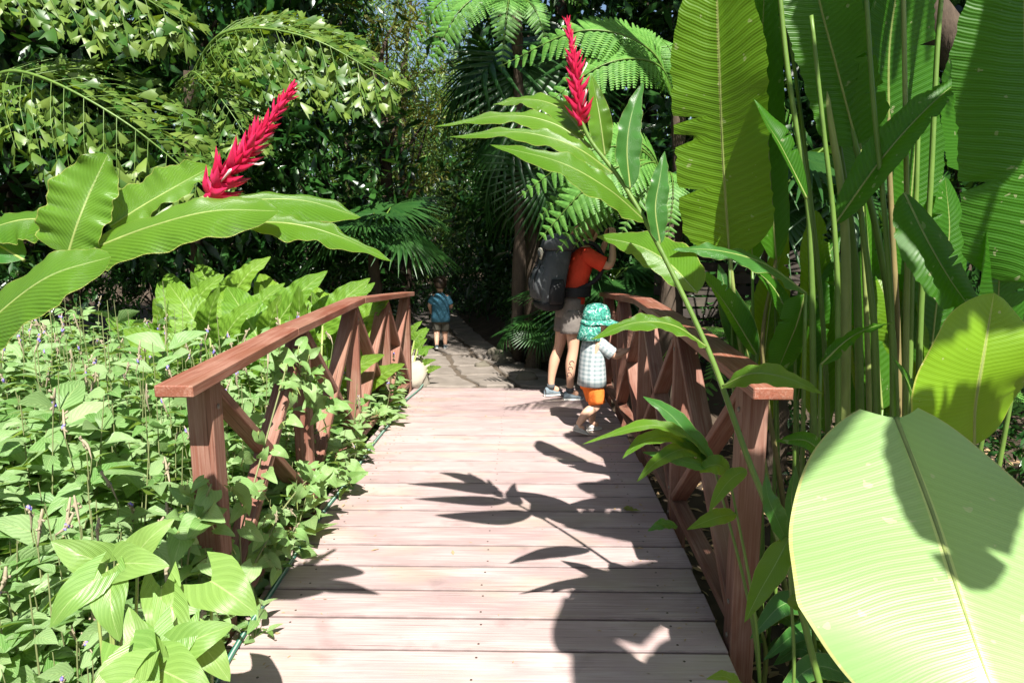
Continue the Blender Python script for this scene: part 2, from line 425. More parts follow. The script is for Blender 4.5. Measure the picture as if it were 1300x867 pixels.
def make_path(name, y0, y1, rows, cols):
    mb = MB()
    yy = np.linspace(y0, y1, 60); uu = np.linspace(-1, 1, 9)
    X = path_c(yy)[:, None] + path_h(yy)[:, None] * uu[None] * 1.06
    Z = ground_z(path_c(yy), yy)[:, None] + 0.02 - 0.06 * np.abs(uu)[None] ** 6
    mb.grid(np.stack([X, np.repeat(yy[:, None], 9, 1), Z], -1), np.stack([X, X], -1))
    root = part(name, mb, M['mortar'], None); root['kind'] = 'structure'
    r = np.random.default_rng(3)
    # jittered lattice of irregular flagstones
    V = np.linspace(y0 + 0.02, y1, rows + 1); U = np.linspace(-1, 1, cols + 1)
    jv = V[:, None] + r.uniform(-.16, .16, (rows + 1, cols + 1)); jv[0] = V[0]
    ju = U[None, :] + r.uniform(-.16, .16, (rows + 1, cols + 1)); ju[:, 0] = -1; ju[:, -1] = 1
    for i in range(rows):
        for j in range(cols):
            c = [(ju[i, j], jv[i, j]), (ju[i, j + 1], jv[i, j + 1]), (ju[i + 1, j + 1], jv[i + 1, j + 1]), (ju[i + 1, j], jv[i + 1, j])]
            q = np.array([[path_c(v) + path_h(v) * u, v] for u, v in c])
            cen = q.mean(0)
            ring = []
            for k in range(4):
                a, b = q[k], q[(k + 1) % 4]
                for t in (0.12, 0.4, 0.65, 0.88):
                    p = a + (b - a) * t
                    p = cen + (p - cen) * (1 - 0.035 / max(.2, np.linalg.norm(p - cen))) + r.normal(0, 0.008, 2)
                    ring.append(p)
            ring = np.array(ring)
            z = float(ground_z(path_c(cen[1]), cen[1])) + 0.035 + r.uniform(-.008, .012)
            top = cen + (ring - cen) * 0.95
            n = len(ring)
            tl = r.uniform(-.02, .02, 2)
            v3 = np.vstack([np.c_[top, z + (top - cen) @ tl], np.c_[ring, z - 0.014 + (ring - cen) @ tl], np.c_[ring, np.full(n, z - 0.06)]])
            f = [tuple(range(n))]
            for k in range(n):
                k2 = (k + 1) % n
                f += [(k, n + k, n + k2, k2), (n + k, 2 * n + k, 2 * n + k2, n + k2)]
            m2 = MB(); m2.add(v3, f)
            part('flagstone', m2, M['stone'], root, smooth=False)
make_path('path', 6.92, 17.5, 17, 3)
make_path('near_path', -5.5, 0.72, 9, 3)

def rock_mesh(seed, mat, sx=1, sy=1, sz=1):
    r = np.random.default_rng(seed)
    mb = MB()
    u = np.linspace(0, 2 * np.pi, 14, endpoint=False); v = np.linspace(0.02, np.pi - 0.02, 9)
    ph = r.uniform(0, 6, 6)
    P = np.zeros((9, 14, 3)); 
    for a in range(9):
        for b in range(14):
            d = np.array([math.sin(v[a]) * math.cos(u[b]), math.sin(v[a]) * math.sin(u[b]), math.cos(v[a])])
            k = 1 + 0.16 * math.sin(2.1 * d[0] * 2 + ph[0]) * math.cos(2.7 * d[1] + ph[1]) + 0.12 * math.sin(5 * d[2] + ph[2] + 3 * d[0]) + 0.06 * math.sin(9 * d[1] + ph[3])
            P[a, b] = d * k * np.array([sx, sy, sz])
    P = P[::-1]
    mb.grid(P, P[..., :2], closed=True)
    i = mb.n - 126
    mb.idx.append(np.arange(14)[::-1] + i); mb.size.append(np.array([14])); mb.idx.append(np.arange(14) + 112 + i); mb.size.append(np.array([14]))
    return mb.mesh('rock', mat)
def rock(name, label, seed, mat, loc, s, group=None):
    o = bpy.data.objects.new(name, rock_mesh(seed, mat, *s)); link(o); o.location = loc
    o.rotation_euler = (0, 0, seed)
    return tag(o, label, 'rock', group)
p = on_ground(526, 492, -0.06)
rock('boulder', 'pale rounded boulder beside the far end of the left handrail', 4, M['rock'], (-1.18, 7.05, 0.03), (0.17, 0.2, 0.17))
rock('boulder', 'smaller pale boulder tucked behind the rounded one at the path edge', 9, M['rock'], (-1.2, 7.45, 0.06), (0.13, 0.15, 0.13))
for k, (px, py, s) in enumerate([(612, 447, .10), (640, 440, .15), (668, 462, .13), (655, 436, .17), (690, 440, .2), (678, 425, .15), (720, 440, .2), (628, 432, .12)]):
    q = on_ground(px, py + 6, 0.08)
    rock('edging_rock', 'dull brown rock edging the shaded right side of the path', 20 + k, M['rock_dark'], (q[0], q[1], float(ground_z(q[0], q[1])) + .03), (s, s * .9, s * .7), 'rocks along the path bank')

# ------------------------------------------------------------------ the footbridge
def box_mesh(name, L, W, T, mat, c=0.004):
    h = np.array([L, W, T]) / 2
    v, lut = [], {}
    for sx in (-1, 1):
        for sy in (-1, 1):
            for sz in (-1, 1):
                s = np.array([sx, sy, sz])
                for ax in range(3):
                    q = s * (h - c); q[ax] = s[ax] * h[ax]
                    lut[(sx, sy, sz, ax)] = len(v); v.append(q)
    f = []
    def order(ids, n):
        P = np.array([v[i] for i in ids]); cc = P.mean(0); n = np.asarray(n, float)
        a = nrm(P[0] - cc); b = np.cross(n / np.linalg.norm(n), a)
        ang = [math.atan2((p - cc) @ b, (p - cc) @ a) for p in P]
        return tuple(ids[i] for i in np.argsort(ang))
    for ax in range(3):
        o = [a for a in range(3) if a != ax]
        for s in (-1, 1):
            ids = []
            for a in (-1, 1):
                for b in (-1, 1):
                    k = [0, 0, 0]; k[ax] = s; k[o[0]] = a; k[o[1]] = b
                    ids.append(lut[(*k, ax)])
            n = [0, 0, 0]; n[ax] = s
            f.append(order(ids, n))
        for a in (-1, 1):
            for b in (-1, 1):
                ids = []
                for s in (-1, 1):
                    k = [0, 0, 0]; k[ax] = s; k[o[0]] = a; k[o[1]] = b
                    ids += [lut[(*k, o[0])], lut[(*k, o[1])]]
                n = [0, 0, 0]; n[o[0]] = a; n[o[1]] = b
                f.append(order(ids, n))
    for sx in (-1, 1):
        for sy in (-1, 1):
            for sz in (-1, 1):
                f.append(order([lut[(sx, sy, sz, a)] for a in range(3)], (sx, sy, sz)))
    mb = MB(); mb.add(v, f)
    return mb.mesh(name, mat, smooth=False)
_box = {}
def beam(name, p0, p1, W, T, mat, parent, wdir=(1, 0, 0)):
    """timber from p0 to p1, W along wdir, T across"""
    p0, p1 = np.array(p0, float), np.array(p1, float)
    L = round(float(np.linalg.norm(p1 - p0)), 3)
    key = (L, W, T, mat.name)
    if key not in _box: _box[key] = box_mesh(name, L, W, T, mat)
    x = nrm(p1 - p0); z = nrm(np.cross(x, wdir)); y = np.cross(z, x)
    m = Matrix(((x[0], y[0], z[0], 0), (x[1], y[1], z[1], 0), (x[2], y[2], z[2], 0), (0, 0, 0, 1)))
    c = (p0 + p1) / 2 - OFF.get(parent, np.zeros(3))
    m.translation = Vector(c)
    return inst(name, _box[key], parent, m)

bridge = thing('wooden_footbridge', 'red-brown wooden footbridge with arched handrails and cross braces', 'footbridge', (-0.175, 4.0, -0.4))
XL, XR = -1.135, 0.785                     # deck edges
r = np.random.default_rng(11)
y = 0.78; k = 0
mb = MB(); mb.tube([(0, 0, -.004), (0, 0, .0)], [.0055, .005], 8); SCREW = mb.mesh('screw', plainmat('rusty_steel', (0.06, 0.04, 0.03), 0.6, 0.2, 30.0))
while y < 6.84:
    w = 0.196
    yc = y + w / 2; dx = r.uniform(-.008, .008); zz = deck_z(yc) - 0.018 + r.uniform(-.0015, .0015)
    sl = -0.03 * (yc - 4.4)
    o = beam('plank', (XL + dx, yc, zz), (XL + dx + 1.915, yc + r.uniform(-.002, .002), zz + r.uniform(-.002, .002)), w - 0.008, 0.036, M['deck'], bridge, (0, 1, sl))
    for x in (-0.95, -0.175, 0.6):
        for q_ in (-.055, .055): inst('screw', SCREW, o, Matrix.Translation((x - (XL + dx + .9575) + r.uniform(-.01, .01), q_ + r.uniform(-.008, .008), .0185)))
    y += w + 0.003
for x in (-0.95, -0.175, 0.6):
    for a, b in ((0.8, 2.8), (2.8, 4.8), (4.8, 6.8)):
        beam('joist', (x, a, deck_z(a) - 0.12), (x, b, deck_z(b) - 0.12), 0.07, 0.14, M['frame'], bridge)
mb = MB(); mb.tube([(0, 0, -.002), (0, 0, .004), (0, 0, .006)], [.010, .010, .006], 10); BOLT = mb.mesh('bolt', plainmat('bolt_steel', (0.16, 0.13, 0.11), 0.5, 0.3, 30.0))
RAIL = [(2.22, 1.042), (3.32, 1.085), (4.76, 1.10), (6.92, 0.955)]
def rail_z(y): return float(np.interp(y, [a for a, b in RAIL], [b for a, b in RAIL]))
for side, xc in ((-1, XL - 0.055), (1, XR + 0.055)):
    rx = xc + (0.012 if side < 0 else -0.012)
    for (a, za), (b, zb) in zip(RAIL[:-1], RAIL[1:]):
        beam('handrail', (rx, a, za - 0.02), (rx, b, zb - 0.02), 0.132, 0.042, M['rail'], bridge)
    py_ = [2.46, 3.56, 4.66, 5.74, 6.78]
    for k, y in enumerate(py_):
        top = rail_z(y) - 0.043
        po = beam('post', (xc, y, -0.62), (xc, y, top), 0.094, 0.09 if k in (0, 4) else 0.046, M['frame'], bridge)
        hl = (top + .62) / 2
        for lx in (hl - .10, hl - .86, hl - 1.0):
            for sg in (-1, 1): inst('bolt', BOLT, po, Matrix.Translation((lx, sg * .0465, .004 * sg)) @ Matrix.Rotation(-sg * math.pi / 2, 4, 'X'))
    for a, b in zip(py_[:-1], py_[1:]):
        za, zb = deck_z(a), deck_z(b)
        a1, b1 = a + 0.035, b - 0.035
        beam('brace', (xc, a1, za + 0.10), (xc, b1, rail_z(b1) - 0.075), 0.090, 0.038, M['frame'], bridge)
        beam('brace', (xc, a1, rail_z(a1) - 0.075), (xc, b1, zb + 0.10), 0.085, 0.038, M['frame'], bridge)
        beam('bottom_rail', (xc, a + 0.02, za + 0.065), (xc, b - 0.02, zb + 0.065), 0.082, 0.04, M['frame'], bridge)

# hose along the deck edge
yy = np.linspace(0.8, 7.25, 60)
hx = XL + 0.055 + 0.012 * np.sin(yy * 1.7) + 0.006 * np.sin(yy * 5.1) + np.where(yy < 2.4, (2.4 - yy) * 0.05, 0) + np.where(yy > 6.2, (yy - 6.2) * 0.05, 0)
hz = np.where(yy < 6.84, deck_z(yy), -0.03) + 0.0115
hose = thing('garden_hose', 'dark green striped hose lying along the planks beside the railing', 'hose', (hx[0], yy[0], hz[0]))
mb = MB(); mb.tube(np.c_[hx, yy, hz], 0.011, 8); part('tube', mb, M['hose'], hose)
mb = MB(); mb.tube(np.c_[hx + 0.004, yy, hz + 0.0085], 0.0034, 6); part('stripe', mb, M['hose_stripe'], hose)

# ------------------------------------------------------------------ hero plants: red gingers and heliconias
def rooted(p):
    return np.array([p[0], p[1], float(ground_z(p[0], p[1])) - .01])
def pts(lst, Y=None):
    return np.array([at(*(q if len(q) == 3 else (q[0], q[1], Y))) for q in lst])
def leaf(parent, lst, Y, width, hint, mat, prof='lance', n=36, rib=0.004, ribmat='stem_pale', name='leaf', world=None, **kw):
    sp = spline(world if world is not None else pts(lst, Y), n)
    mb = MB(); _, nn = blade(mb, sp, width, hint, prof, **kw)
    o = part(name, mb, mat, parent)
    if rib:
        m2 = MB()
        m2.tube(sp[: int(n * .93)] + nn[: int(n * .93)] * (-0.0015), np.linspace(rib, rib * .25, int(n * .93)), 6)
        part('midrib', m2, M[ribmat], o)
    return o
def stem(parent, lst, Y, r0, r1, mat='stem', name='stem', n=26, world=None):
    sp = spline(world if world is not None else pts(lst, Y), n)
    mb = MB(); mb.tube(sp, np.linspace(r0, r1, n), 8)
    return part(name, mb, M[mat], parent)

def flower_spike(parent, base, tip, length_b, nb=64, bend=0.03, seed=1):
    """red ginger inflorescence: an axis with spiralling scoop-shaped bracts"""
    r = np.random.default_rng(seed)
    base, tip = np.array(base), np.array(tip)
    ax = nrm(tip - base); sd = nrm(np.cross(ax, [0.2, -1, 0.1])); up = np.cross(sd, ax)
    L = np.linalg.norm(tip - base)
    sp = spline([base, (base + tip) / 2 + sd * bend * L, tip], 20)
    mb = MB(); mb.tube(sp, np.linspace(0.009, 0.003, 20), 7)
    spike = part('flower_spike', mb, M['bract'], parent)
    for k in range(nb):
        t = (k / nb) ** 0.92
        p = sp[0] + (sp[-1] - sp[0]) * t
        i = min(18, int(t * 19)); p = sp[i] + (sp[i + 1] - sp[i]) * (t * 19 - i)
        a = k * 2.39996
        rad = math.cos(a) * sd + math.sin(a) * up
        s = length_b * (1.0 - 0.58 * t ** 1.3) * r.uniform(0.82, 1.15)
        if 0.62 < t < 0.74: s *= 0.72
        if r.random() < .2: s *= r.uniform(.55, .8)
        op = 1.05 - 0.55 * t + r.uniform(-.25, .25)
        d0 = nrm(ax * math.cos(op) + rad * math.sin(op))
        d1 = nrm(ax * math.cos(op * 0.45) + rad * math.sin(op * 0.45) * 1.0)
        q = np.array([p, p + d0 * s * 0.5, p + d0 * s * 0.5 + d1 * s * 0.55])
        if k % 31 == 11 and t < .8:
            fb = MB(); e_ = p + d0 * s * .95
            fb.tube(spline([p + d0 * s * .4, e_, e_ + d1 * .012], 5), [.0015, .002, .0028, .0032, .0012], 6); part('floret', fb, M['sole_white'], spike)
        b = MB()
        blade(b, spline(q, 7), s * r.uniform(.42, .58), -rad, 'ovate', fold=0.75, nu=2, curl=-0.2)
        part('bract', b, M['bract'], spike)
    return spike

# ---- ginger on the right
gr = thing('red_ginger', 'red ginger leaning over the right handrail with an upright slender red spike', 'ginger plant', rooted(at(1075, 1010, 2.0)))
st = [(1075, 1010, 2.0), (1040, 867, 2.05), (1013, 760, 2.08), (983, 667, 2.1), (948, 578, 2.12), (912, 477, 2.15), (886, 415, 2.18), (835, 310, 2.24), (790, 232, 2.28), (752, 182, 2.3), (736, 150, 2.3)]
sp = spline(np.vstack([[rooted(at(1075, 1010, 2.0))], pts(st)]), 60)
mb = MB(); mb.tube(sp, np.linspace(0.0125, 0.006, 60), 10); part('stem', mb, M['stem'], gr)
flower_spike(gr, at(737, 160, 2.3), at(720, 27, 2.32), 0.070, 110, 0.02, 3)
G = M['ginger']; GD = M['ginger_dk']
leaf(gr, [(742, 172, 2.33), (712, 138, 2.40), (671, 126, 2.46), (626, 133, 2.52)], None, .11, (0.05, -.8, .8), G, wave=.006, curl=.25, prof='lance')
leaf(gr, [(752, 188, 2.32), (700, 156, 2.34), (640, 147, 2.36), (551, 161, 2.40)], None, .115, (0.05, -.7, .9), G, wave=.006, curl=.3, prof='lance')
leaf(gr, [(778, 220, 2.28), (728, 186, 2.22), (660, 168, 2.20), (570, 174, 2.22)], None, .115, (0.1, -.7, .9), G, wave=.006, curl=.3, prof='lance')
leaf(gr, [(818, 280, 2.25), (772, 240, 2.12), (710, 206, 2.06), (622, 184, 2.04)], None, .155, (0.25, -.8, .8), G, wave=.007, curl=.25, prof='lance')
leaf(gr, [(768, 198, 2.3), (763, 160, 2.3), (758, 130, 2.32), (751, 95, 2.36)], None, .085, (-.25, -1, .1), G, wave=.006, fold=.3)
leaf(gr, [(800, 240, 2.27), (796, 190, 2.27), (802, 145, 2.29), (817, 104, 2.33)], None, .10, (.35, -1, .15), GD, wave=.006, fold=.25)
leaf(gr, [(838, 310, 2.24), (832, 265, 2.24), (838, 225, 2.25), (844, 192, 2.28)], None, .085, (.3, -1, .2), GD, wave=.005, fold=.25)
leaf(gr, [(885, 372, 2.3), (850, 335, 2.4), (810, 312, 2.5), (757, 300, 2.6)], None, .22, (.2, -.75, .65), G, wave=.006, fold=.2)
leaf(gr, [(897, 440, 2.16), (855, 413, 2.08), (805, 410, 2.02), (750, 431, 1.98)], None, .095, (.1, -.55, 1), G, wave=.006, curl=.2)
leaf(gr, [(917, 490, 2.12), (955, 474, 2.02), (1000, 480, 1.96), (1045, 500, 1.94)], None, .095, (-.1, -.7, .8), G, wave=.006, wfreq=18, curl=.2)
# low leafy shoots of the same clump in front of the railing
def shoot(name, label, base, top, leaves, group=None):
    base = rooted(base)
    t = thing(name, label, 'ginger plant', base, group)
    sp = spline([base, (np.array(base) + np.array(top)) / 2 + np.array([0.03, -.02, 0.02]), top], 20)
    mb = MB(); mb.tube(sp, np.linspace(.008, .004, 20), 7); part('stem', mb, M['stem'], t)
    for l, w, h, m in leaves: leaf(t, l, None, w, h, M[m], wave=.004, rib=.002, n=22)
    return t
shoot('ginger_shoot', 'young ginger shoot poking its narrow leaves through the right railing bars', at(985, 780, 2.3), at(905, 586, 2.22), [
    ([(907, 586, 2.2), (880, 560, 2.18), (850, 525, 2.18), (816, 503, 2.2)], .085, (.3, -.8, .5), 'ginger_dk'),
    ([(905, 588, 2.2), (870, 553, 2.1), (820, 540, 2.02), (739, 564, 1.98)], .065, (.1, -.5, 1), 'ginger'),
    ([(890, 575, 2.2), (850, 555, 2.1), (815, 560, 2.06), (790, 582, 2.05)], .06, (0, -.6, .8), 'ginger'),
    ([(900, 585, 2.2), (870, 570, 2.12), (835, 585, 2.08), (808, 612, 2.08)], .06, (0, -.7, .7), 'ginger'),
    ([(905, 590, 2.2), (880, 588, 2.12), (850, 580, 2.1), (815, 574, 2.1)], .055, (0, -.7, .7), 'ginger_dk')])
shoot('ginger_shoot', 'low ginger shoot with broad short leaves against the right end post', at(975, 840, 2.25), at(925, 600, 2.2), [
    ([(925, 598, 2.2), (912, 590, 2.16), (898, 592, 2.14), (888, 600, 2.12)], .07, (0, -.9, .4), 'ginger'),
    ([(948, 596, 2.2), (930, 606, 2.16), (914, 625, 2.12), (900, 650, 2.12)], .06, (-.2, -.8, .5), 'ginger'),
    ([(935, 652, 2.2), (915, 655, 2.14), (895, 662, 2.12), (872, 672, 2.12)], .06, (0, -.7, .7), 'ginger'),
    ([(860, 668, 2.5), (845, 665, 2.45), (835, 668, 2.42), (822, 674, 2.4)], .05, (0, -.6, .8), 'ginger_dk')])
shoot('ginger_shoot', 'ginger shoot with one long folded leaf at the foot of the right post', at(990, 960, 2.05), at(1000, 690, 2.0), [
    ([(1003, 680, 1.98), (985, 715, 1.92), (965, 750, 1.88), (945, 790, 1.86)], .09, (-.6, -.7, .3), 'ginger'),
    ([(1000, 690, 2.0), (985, 655, 1.95), (975, 630, 1.95), (972, 600, 1.98)], .07, (.3, -.9, .2), 'ginger_dk'),
    ([(1005, 700, 2.0), (1025, 660, 1.98), (1035, 640, 1.98), (1050, 628, 1.98)], .07, (-.3, -.9, .2), 'ginger'),
    ([(1000, 760, 1.95), (1020, 765, 1.9), (1035, 780, 1.88), (1060, 800, 1.86)], .07, (0, -.8, .6), 'ginger')])
shoot('ginger_shoot', 'single ginger leaf lying low over the deck corner by the right post', at(960, 1000, 1.9), at(945, 880, 1.85), [
    ([(948, 885, 1.84), (935, 868, 1.83), (918, 858, 1.82), (896, 862, 1.8)], .05, (0, -.4, .9), 'ginger')])

r = np.random.default_rng(55)
for k in range(13):
    x, y = r.uniform(.96, 1.45), r.uniform(1.75, 2.75)
    z = float(ground_z(x, y)) - .01; h = r.uniform(.35, .85)
    t = thing('ginger_shoot', 'leafy ginger shoot crowding the bare soil right of the end post', 'ginger plant', (x, y, z), 'ginger shoots right of the end post')
    tp_ = np.array([x + r.uniform(-.12, .05), y + r.uniform(-.1, .1), z + h])
    sp = spline([(x, y, z), (x, y, z + h * .5), tp_], 14)
    mb = MB(); mb.tube(sp, np.linspace(.013, .006, 14), 7); part('stem', mb, M[('stem', 'stem_pale', 'stem_brown')[k % 3]], t)
    for j in range(5):
        p0 = sp[5 + 2 * j - (1 if j == 4 else 0)]; a_ = j * 2.5 + k; L_ = r.uniform(.18, .32)
        d_ = np.array([math.cos(a_), math.sin(a_) * .7 - .25, 0])
        leaf(t, None, None, L_ * r.uniform(.24, .34), (.1, -.7, .8), M['ginger_dk' if (j + k) % 3 else 'ginger'], world=np.array([p0, p0 + d_ * L_ * .5 + [0, 0, .06], p0 + d_ * L_ + [0, 0, -.04]]), n=18, rib=.002, wave=.004)

# ---- ginger on the left
gl = thing('red_ginger', 'red ginger with a thick leaning red spike and broad wavy leaves above the weeds', 'ginger plant', rooted(at(-190, 820, 1.45)))
st = [(-190, 820, 1.45), (-120, 600, 1.46), (-30, 420, 1.5), (60, 345, 1.53), (150, 302, 1.55), (215, 274, 1.55), (266, 250, 1.55)]
sp = spline(np.vstack([[rooted(at(-190, 820, 1.45))], pts(st)]), 50)
mb = MB(); mb.tube(sp, np.linspace(0.016, 0.008, 50), 10); part('stem', mb, M['stem_pale'], gl)
flower_spike(gl, at(262, 252, 1.55), at(369, 113, 1.58), 0.072, 130, 0.03, 5)
leaf(gl, [(112, 318, 1.5), (190, 288, 1.46), (270, 268, 1.44), (354, 268, 1.44)], None, .125, (0.1, -.9, .8), G, wave=0.0063, wfreq=16, curl=.45, n=44, prof='paddle')
leaf(gl, [(205, 284, 1.56), (290, 258, 1.56), (380, 254, 1.58), (458, 276, 1.6)], None, .105, (0.1, -.7, 1), G, wave=0.0063, wfreq=16, curl=.5, n=44, prof='paddle')
leaf(gl, [(300, 282, 1.52), (370, 284, 1.5), (430, 300, 1.5), (498, 332, 1.5)], None, .09, (0.25, -.7, 1), G, wave=0.0073, wfreq=18, curl=.4, n=44)
leaf(gl, [(86, 324, 1.5), (98, 285, 1.5), (114, 245, 1.52), (137, 196, 1.54)], None, .145, (.12, -1, .2), G, wave=0.0105, wfreq=20, fold=.3, n=44, prof='paddle')
leaf(gl, [(140, 288, 1.56), (180, 262, 1.58), (225, 236, 1.6), (268, 212, 1.64)], None, .11, (.2, -.8, .7), G, wave=0.0073, fold=.35, n=40, prof='paddle')
leaf(gl, [(82, 290, 1.54), (40, 278, 1.56), (-15, 292, 1.56), (-80, 330, 1.56)], None, .12, (0, -.75, .8), G, wave=0.0073, curl=.45, n=40)
leaf(gl, [(-75, 470, 1.42), (-10, 405, 1.38), (60, 352, 1.34), (141, 326, 1.34)], None, .135, (.25, -.85, .7), G, wave=0.0042, curl=.35, n=44, prof='paddle')
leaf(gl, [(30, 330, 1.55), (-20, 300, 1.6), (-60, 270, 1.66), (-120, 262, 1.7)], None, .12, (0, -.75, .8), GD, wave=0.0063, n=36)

# ---- heliconia clump right of the bridge
HL, HY, HB = M['heli'], M['heli_y'], M['heli_big']
hc = thing('heliconia', 'tall heliconia clump with upright paddle leaves behind the right handrail', 'heliconia', (1.42, 2.85, -0.32))
for lst, Y, r0, r1, m in [
    ([(985, -60), (1000, 90), (1022, 230), (1030, 330), (1034, 560), (1045, 830)], 2.72, .009, .015, 'stem'),
    ([(1040, -60), (1060, 80), (1085, 180), (1112, 290), (1130, 400), (1137, 530), (1140, 830)], 2.8, .010, .017, 'stem'),
    ([(1022, -60), (1050, 130), (1068, 240), (1074, 330), (1073, 470), (1068, 830)], 2.78, .010, .026, 'stem_pale'),
    ([(1127, -60), (1127, 150), (1133, 300), (1140, 450), (1146, 830)], 2.92, .009, .015, 'stem_brown'),
    ([(1168, 80), (1163, 250), (1156, 400), (1150, 830)], 3.0, .008, .016, 'stem'),
    ([(1090, 250), (1104, 360), (1112, 470), (1118, 830)], 2.7, .010, .017, 'stem'),
    ([(1064, 180), (1082, 300), (1090, 430), (1096, 830)], 2.86, .012, .02, 'stem'),
    ([(926, 320), (940, 440), (972, 600), (1010, 830)], 2.95, .008, .015, 'stem_pale'),
    ([(985, 330), (968, 450), (992, 620), (1025, 830)], 3.05, .008, .015, 'stem_brown'),
    ([(985, -70), (1005, 60), (1028, 240), (1044, 400), (1052, 560), (1060, 830)], 3.0, .007, .013, 'stem'),
    ([(1064, -70), (1078, 60), (1092, 240), (1100, 400), (1104, 560), (1106, 830)], 2.95, .008, .014, 'stem_pale'),
    ([(1096, -70), (1108, 120), (1122, 260), (1132, 400), (1134, 560), (1136, 830)], 2.6, .008, .013, 'stem'),
    ([(1202, -70), (1190, 60), (1180, 260), (1168, 420), (1160, 830)], 2.8, .008, .014, 'stem'),
    ([(1146, -70), (1150, 180), (1152, 320), (1150, 450), (1146, 830)], 2.65, .008, .013, 'stem_pale'),
    ([(1030, 20), (1045, 160), (1060, 300), (1064, 450), (1062, 830)], 2.62, .007, .013, 'stem'),
]: stem(hc, lst, Y, r1 if Y < 2 else r0, r1, m)
H_LEAVES = [
    ([(926, 325, 2.95), (918, 200, 2.85), (913, 80, 2.75), (908, -80, 2.7)], .42, (-.35, -1, .15), HY, dict(fold=.30, wave=.006, prof='paddle')),
    ([(985, 330, 3.05), (976, 200, 3.0), (968, 60, 2.95), (975, -80, 2.9)], .22, (.5, -1, .1), HL, dict(fold=.3, prof='paddle')),
    ([(955, 335, 3.1), (950, 230, 3.1), (948, 110, 3.05), (960, -20, 3.0)], .26, (.7, -.8, .1), HL, dict(fold=.3, prof='paddle')),
    ([(1024, 252, 2.7), (992, 188, 2.66), (974, 158, 2.66), (957, 126, 2.7)], .17, (.5, -.8, .5), HL, dict(fold=.55)),
    ([(1088, 185, 2.8), (1062, 85, 2.76), (1040, 0, 2.72), (1020, -110, 2.7)], .30, (-.2, -1, .2), HL, dict(fold=.3, prof='paddle')),
    ([(1100, 240, 2.95), (1085, 120, 2.95), (1090, 20, 2.9), (1105, -90, 2.9)], .36, (.3, -1, .2), HL, dict(fold=.25, prof='paddle')),
    ([(1128, 160, 2.92), (1129, 60, 2.86), (1142, -40, 2.8), (1155, -150, 2.8)], .52, (.25, -1, .2), HL, dict(fold=.22, prof='paddle')),
    ([(1060, 285, 2.7), (1125, 195, 2.6), (1185, 130, 2.55), (1234, 91, 2.55)], .19, (-.25, -.75, .7), HL, dict(fold=.55, wave=.004)),
    ([(1150, 350, 3.05), (1158, 235, 3.05), (1170, 100, 3.0)], .32, (.15, -1, .25), HL, dict(fold=.2, prof='paddle')),
    ([(1235, 215, 3.3), (1222, 140, 3.3), (1225, 40, 3.3)], .36, (.2, -1, .1), HL, dict(fold=.2, prof='paddle')),
    ([(1310, 360, 2.25), (1308, 200, 2.2), (1302, 60, 2.16), (1300, -120, 2.12)], .43, (-.1, -1, .22), HL, dict(fold=.12, prof='paddle')),
    ([(1148, 245, 2.5), (1180, 310, 2.42), (1220, 375, 2.38), (1275, 440, 2.34)], .24, (.35, -1, .35), HL, dict(fold=.15)),
    ([(1262, 470, 2.4), (1266, 400, 2.34), (1268, 330, 2.3), (1258, 248, 2.3)], .27, (0, -1, .3), HL, dict(fold=.2, prof='paddle')),
    ([(1290, 300, 2.6), (1300, 240, 2.6), (1320, 150, 2.6)], .25, (-.3, -1, .2), HL, dict(fold=.2, prof='paddle')),
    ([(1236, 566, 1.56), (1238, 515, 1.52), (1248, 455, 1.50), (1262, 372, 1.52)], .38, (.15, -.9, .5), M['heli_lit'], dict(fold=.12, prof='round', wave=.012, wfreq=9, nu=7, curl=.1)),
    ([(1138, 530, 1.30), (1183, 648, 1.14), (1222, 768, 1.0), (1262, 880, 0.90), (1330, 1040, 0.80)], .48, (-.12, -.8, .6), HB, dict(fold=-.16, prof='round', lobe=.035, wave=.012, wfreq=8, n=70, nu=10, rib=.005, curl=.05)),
    ([(1042, 463, 2.6), (1075, 432, 2.55), (1105, 416, 2.5), (1137, 409, 2.5)], .09, (-.2, -.6, .8), HL, dict(fold=.3, wave=.005)),
    ([(1023, 372, 2.66), (970, 335, 2.55), (910, 318, 2.46), (853, 317, 2.4)], .155, (.1, -.5, .9), GD, dict(wave=.008, curl=.3)),
    ([(1022, 374, 2.74), (1012, 410, 2.76), (1000, 440, 2.8), (984, 478, 2.84)], .18, (.3, -1, .1), HL, dict(fold=.2, prof='paddle')),
    ([(960, 450, 2.9), (930, 400, 2.86), (905, 365, 2.84), (876, 332, 2.84)], .16, (.3, -.9, .5), HL, dict(fold=.3)),
    ([(955, 470, 3.0), (940, 420, 2.96), (925, 380, 2.96), (912, 335, 2.98)], .15, (-.3, -.9, .4), GD, dict(fold=.3)),
    ([(1010, 420, 3.0), (985, 370, 3.0), (960, 345, 3.0), (930, 330, 3.0)], .17, (.2, -.7, .7), HL, dict(fold=.3)),
    ([(1120, 520, 3.05), (1112, 420, 3.05), (1105, 340, 3.05), (1098, 250, 3.05)], .24, (.15, -1, .2), HL, dict(fold=.25, prof='paddle')),
    ([(1180, 470, 3.0), (1190, 380, 3.0), (1205, 300, 3.0), (1200, 225, 3.0)], .24, (-.2, -1, .3), HL, dict(fold=.25, prof='paddle')),
    ([(1170, 560, 2.6), (1165, 520, 2.55), (1150, 480, 2.5), (1130, 450, 2.5)], .14, (.3, -.9, .4), HL, dict(fold=.3)),
    ([(1060, 640, 2.6), (1050, 590, 2.55), (1025, 560, 2.5), (985, 560, 2.5)], .14, (.1, -.8, .6), HL, dict(fold=.3)),
    ([(1030, 760, 2.3), (1015, 690, 2.25), (1005, 640, 2.25), (1010, 590, 2.25)], .12, (.3, -.95, .3), GD, dict(fold=.3)),
]
r = np.random.default_rng(91)
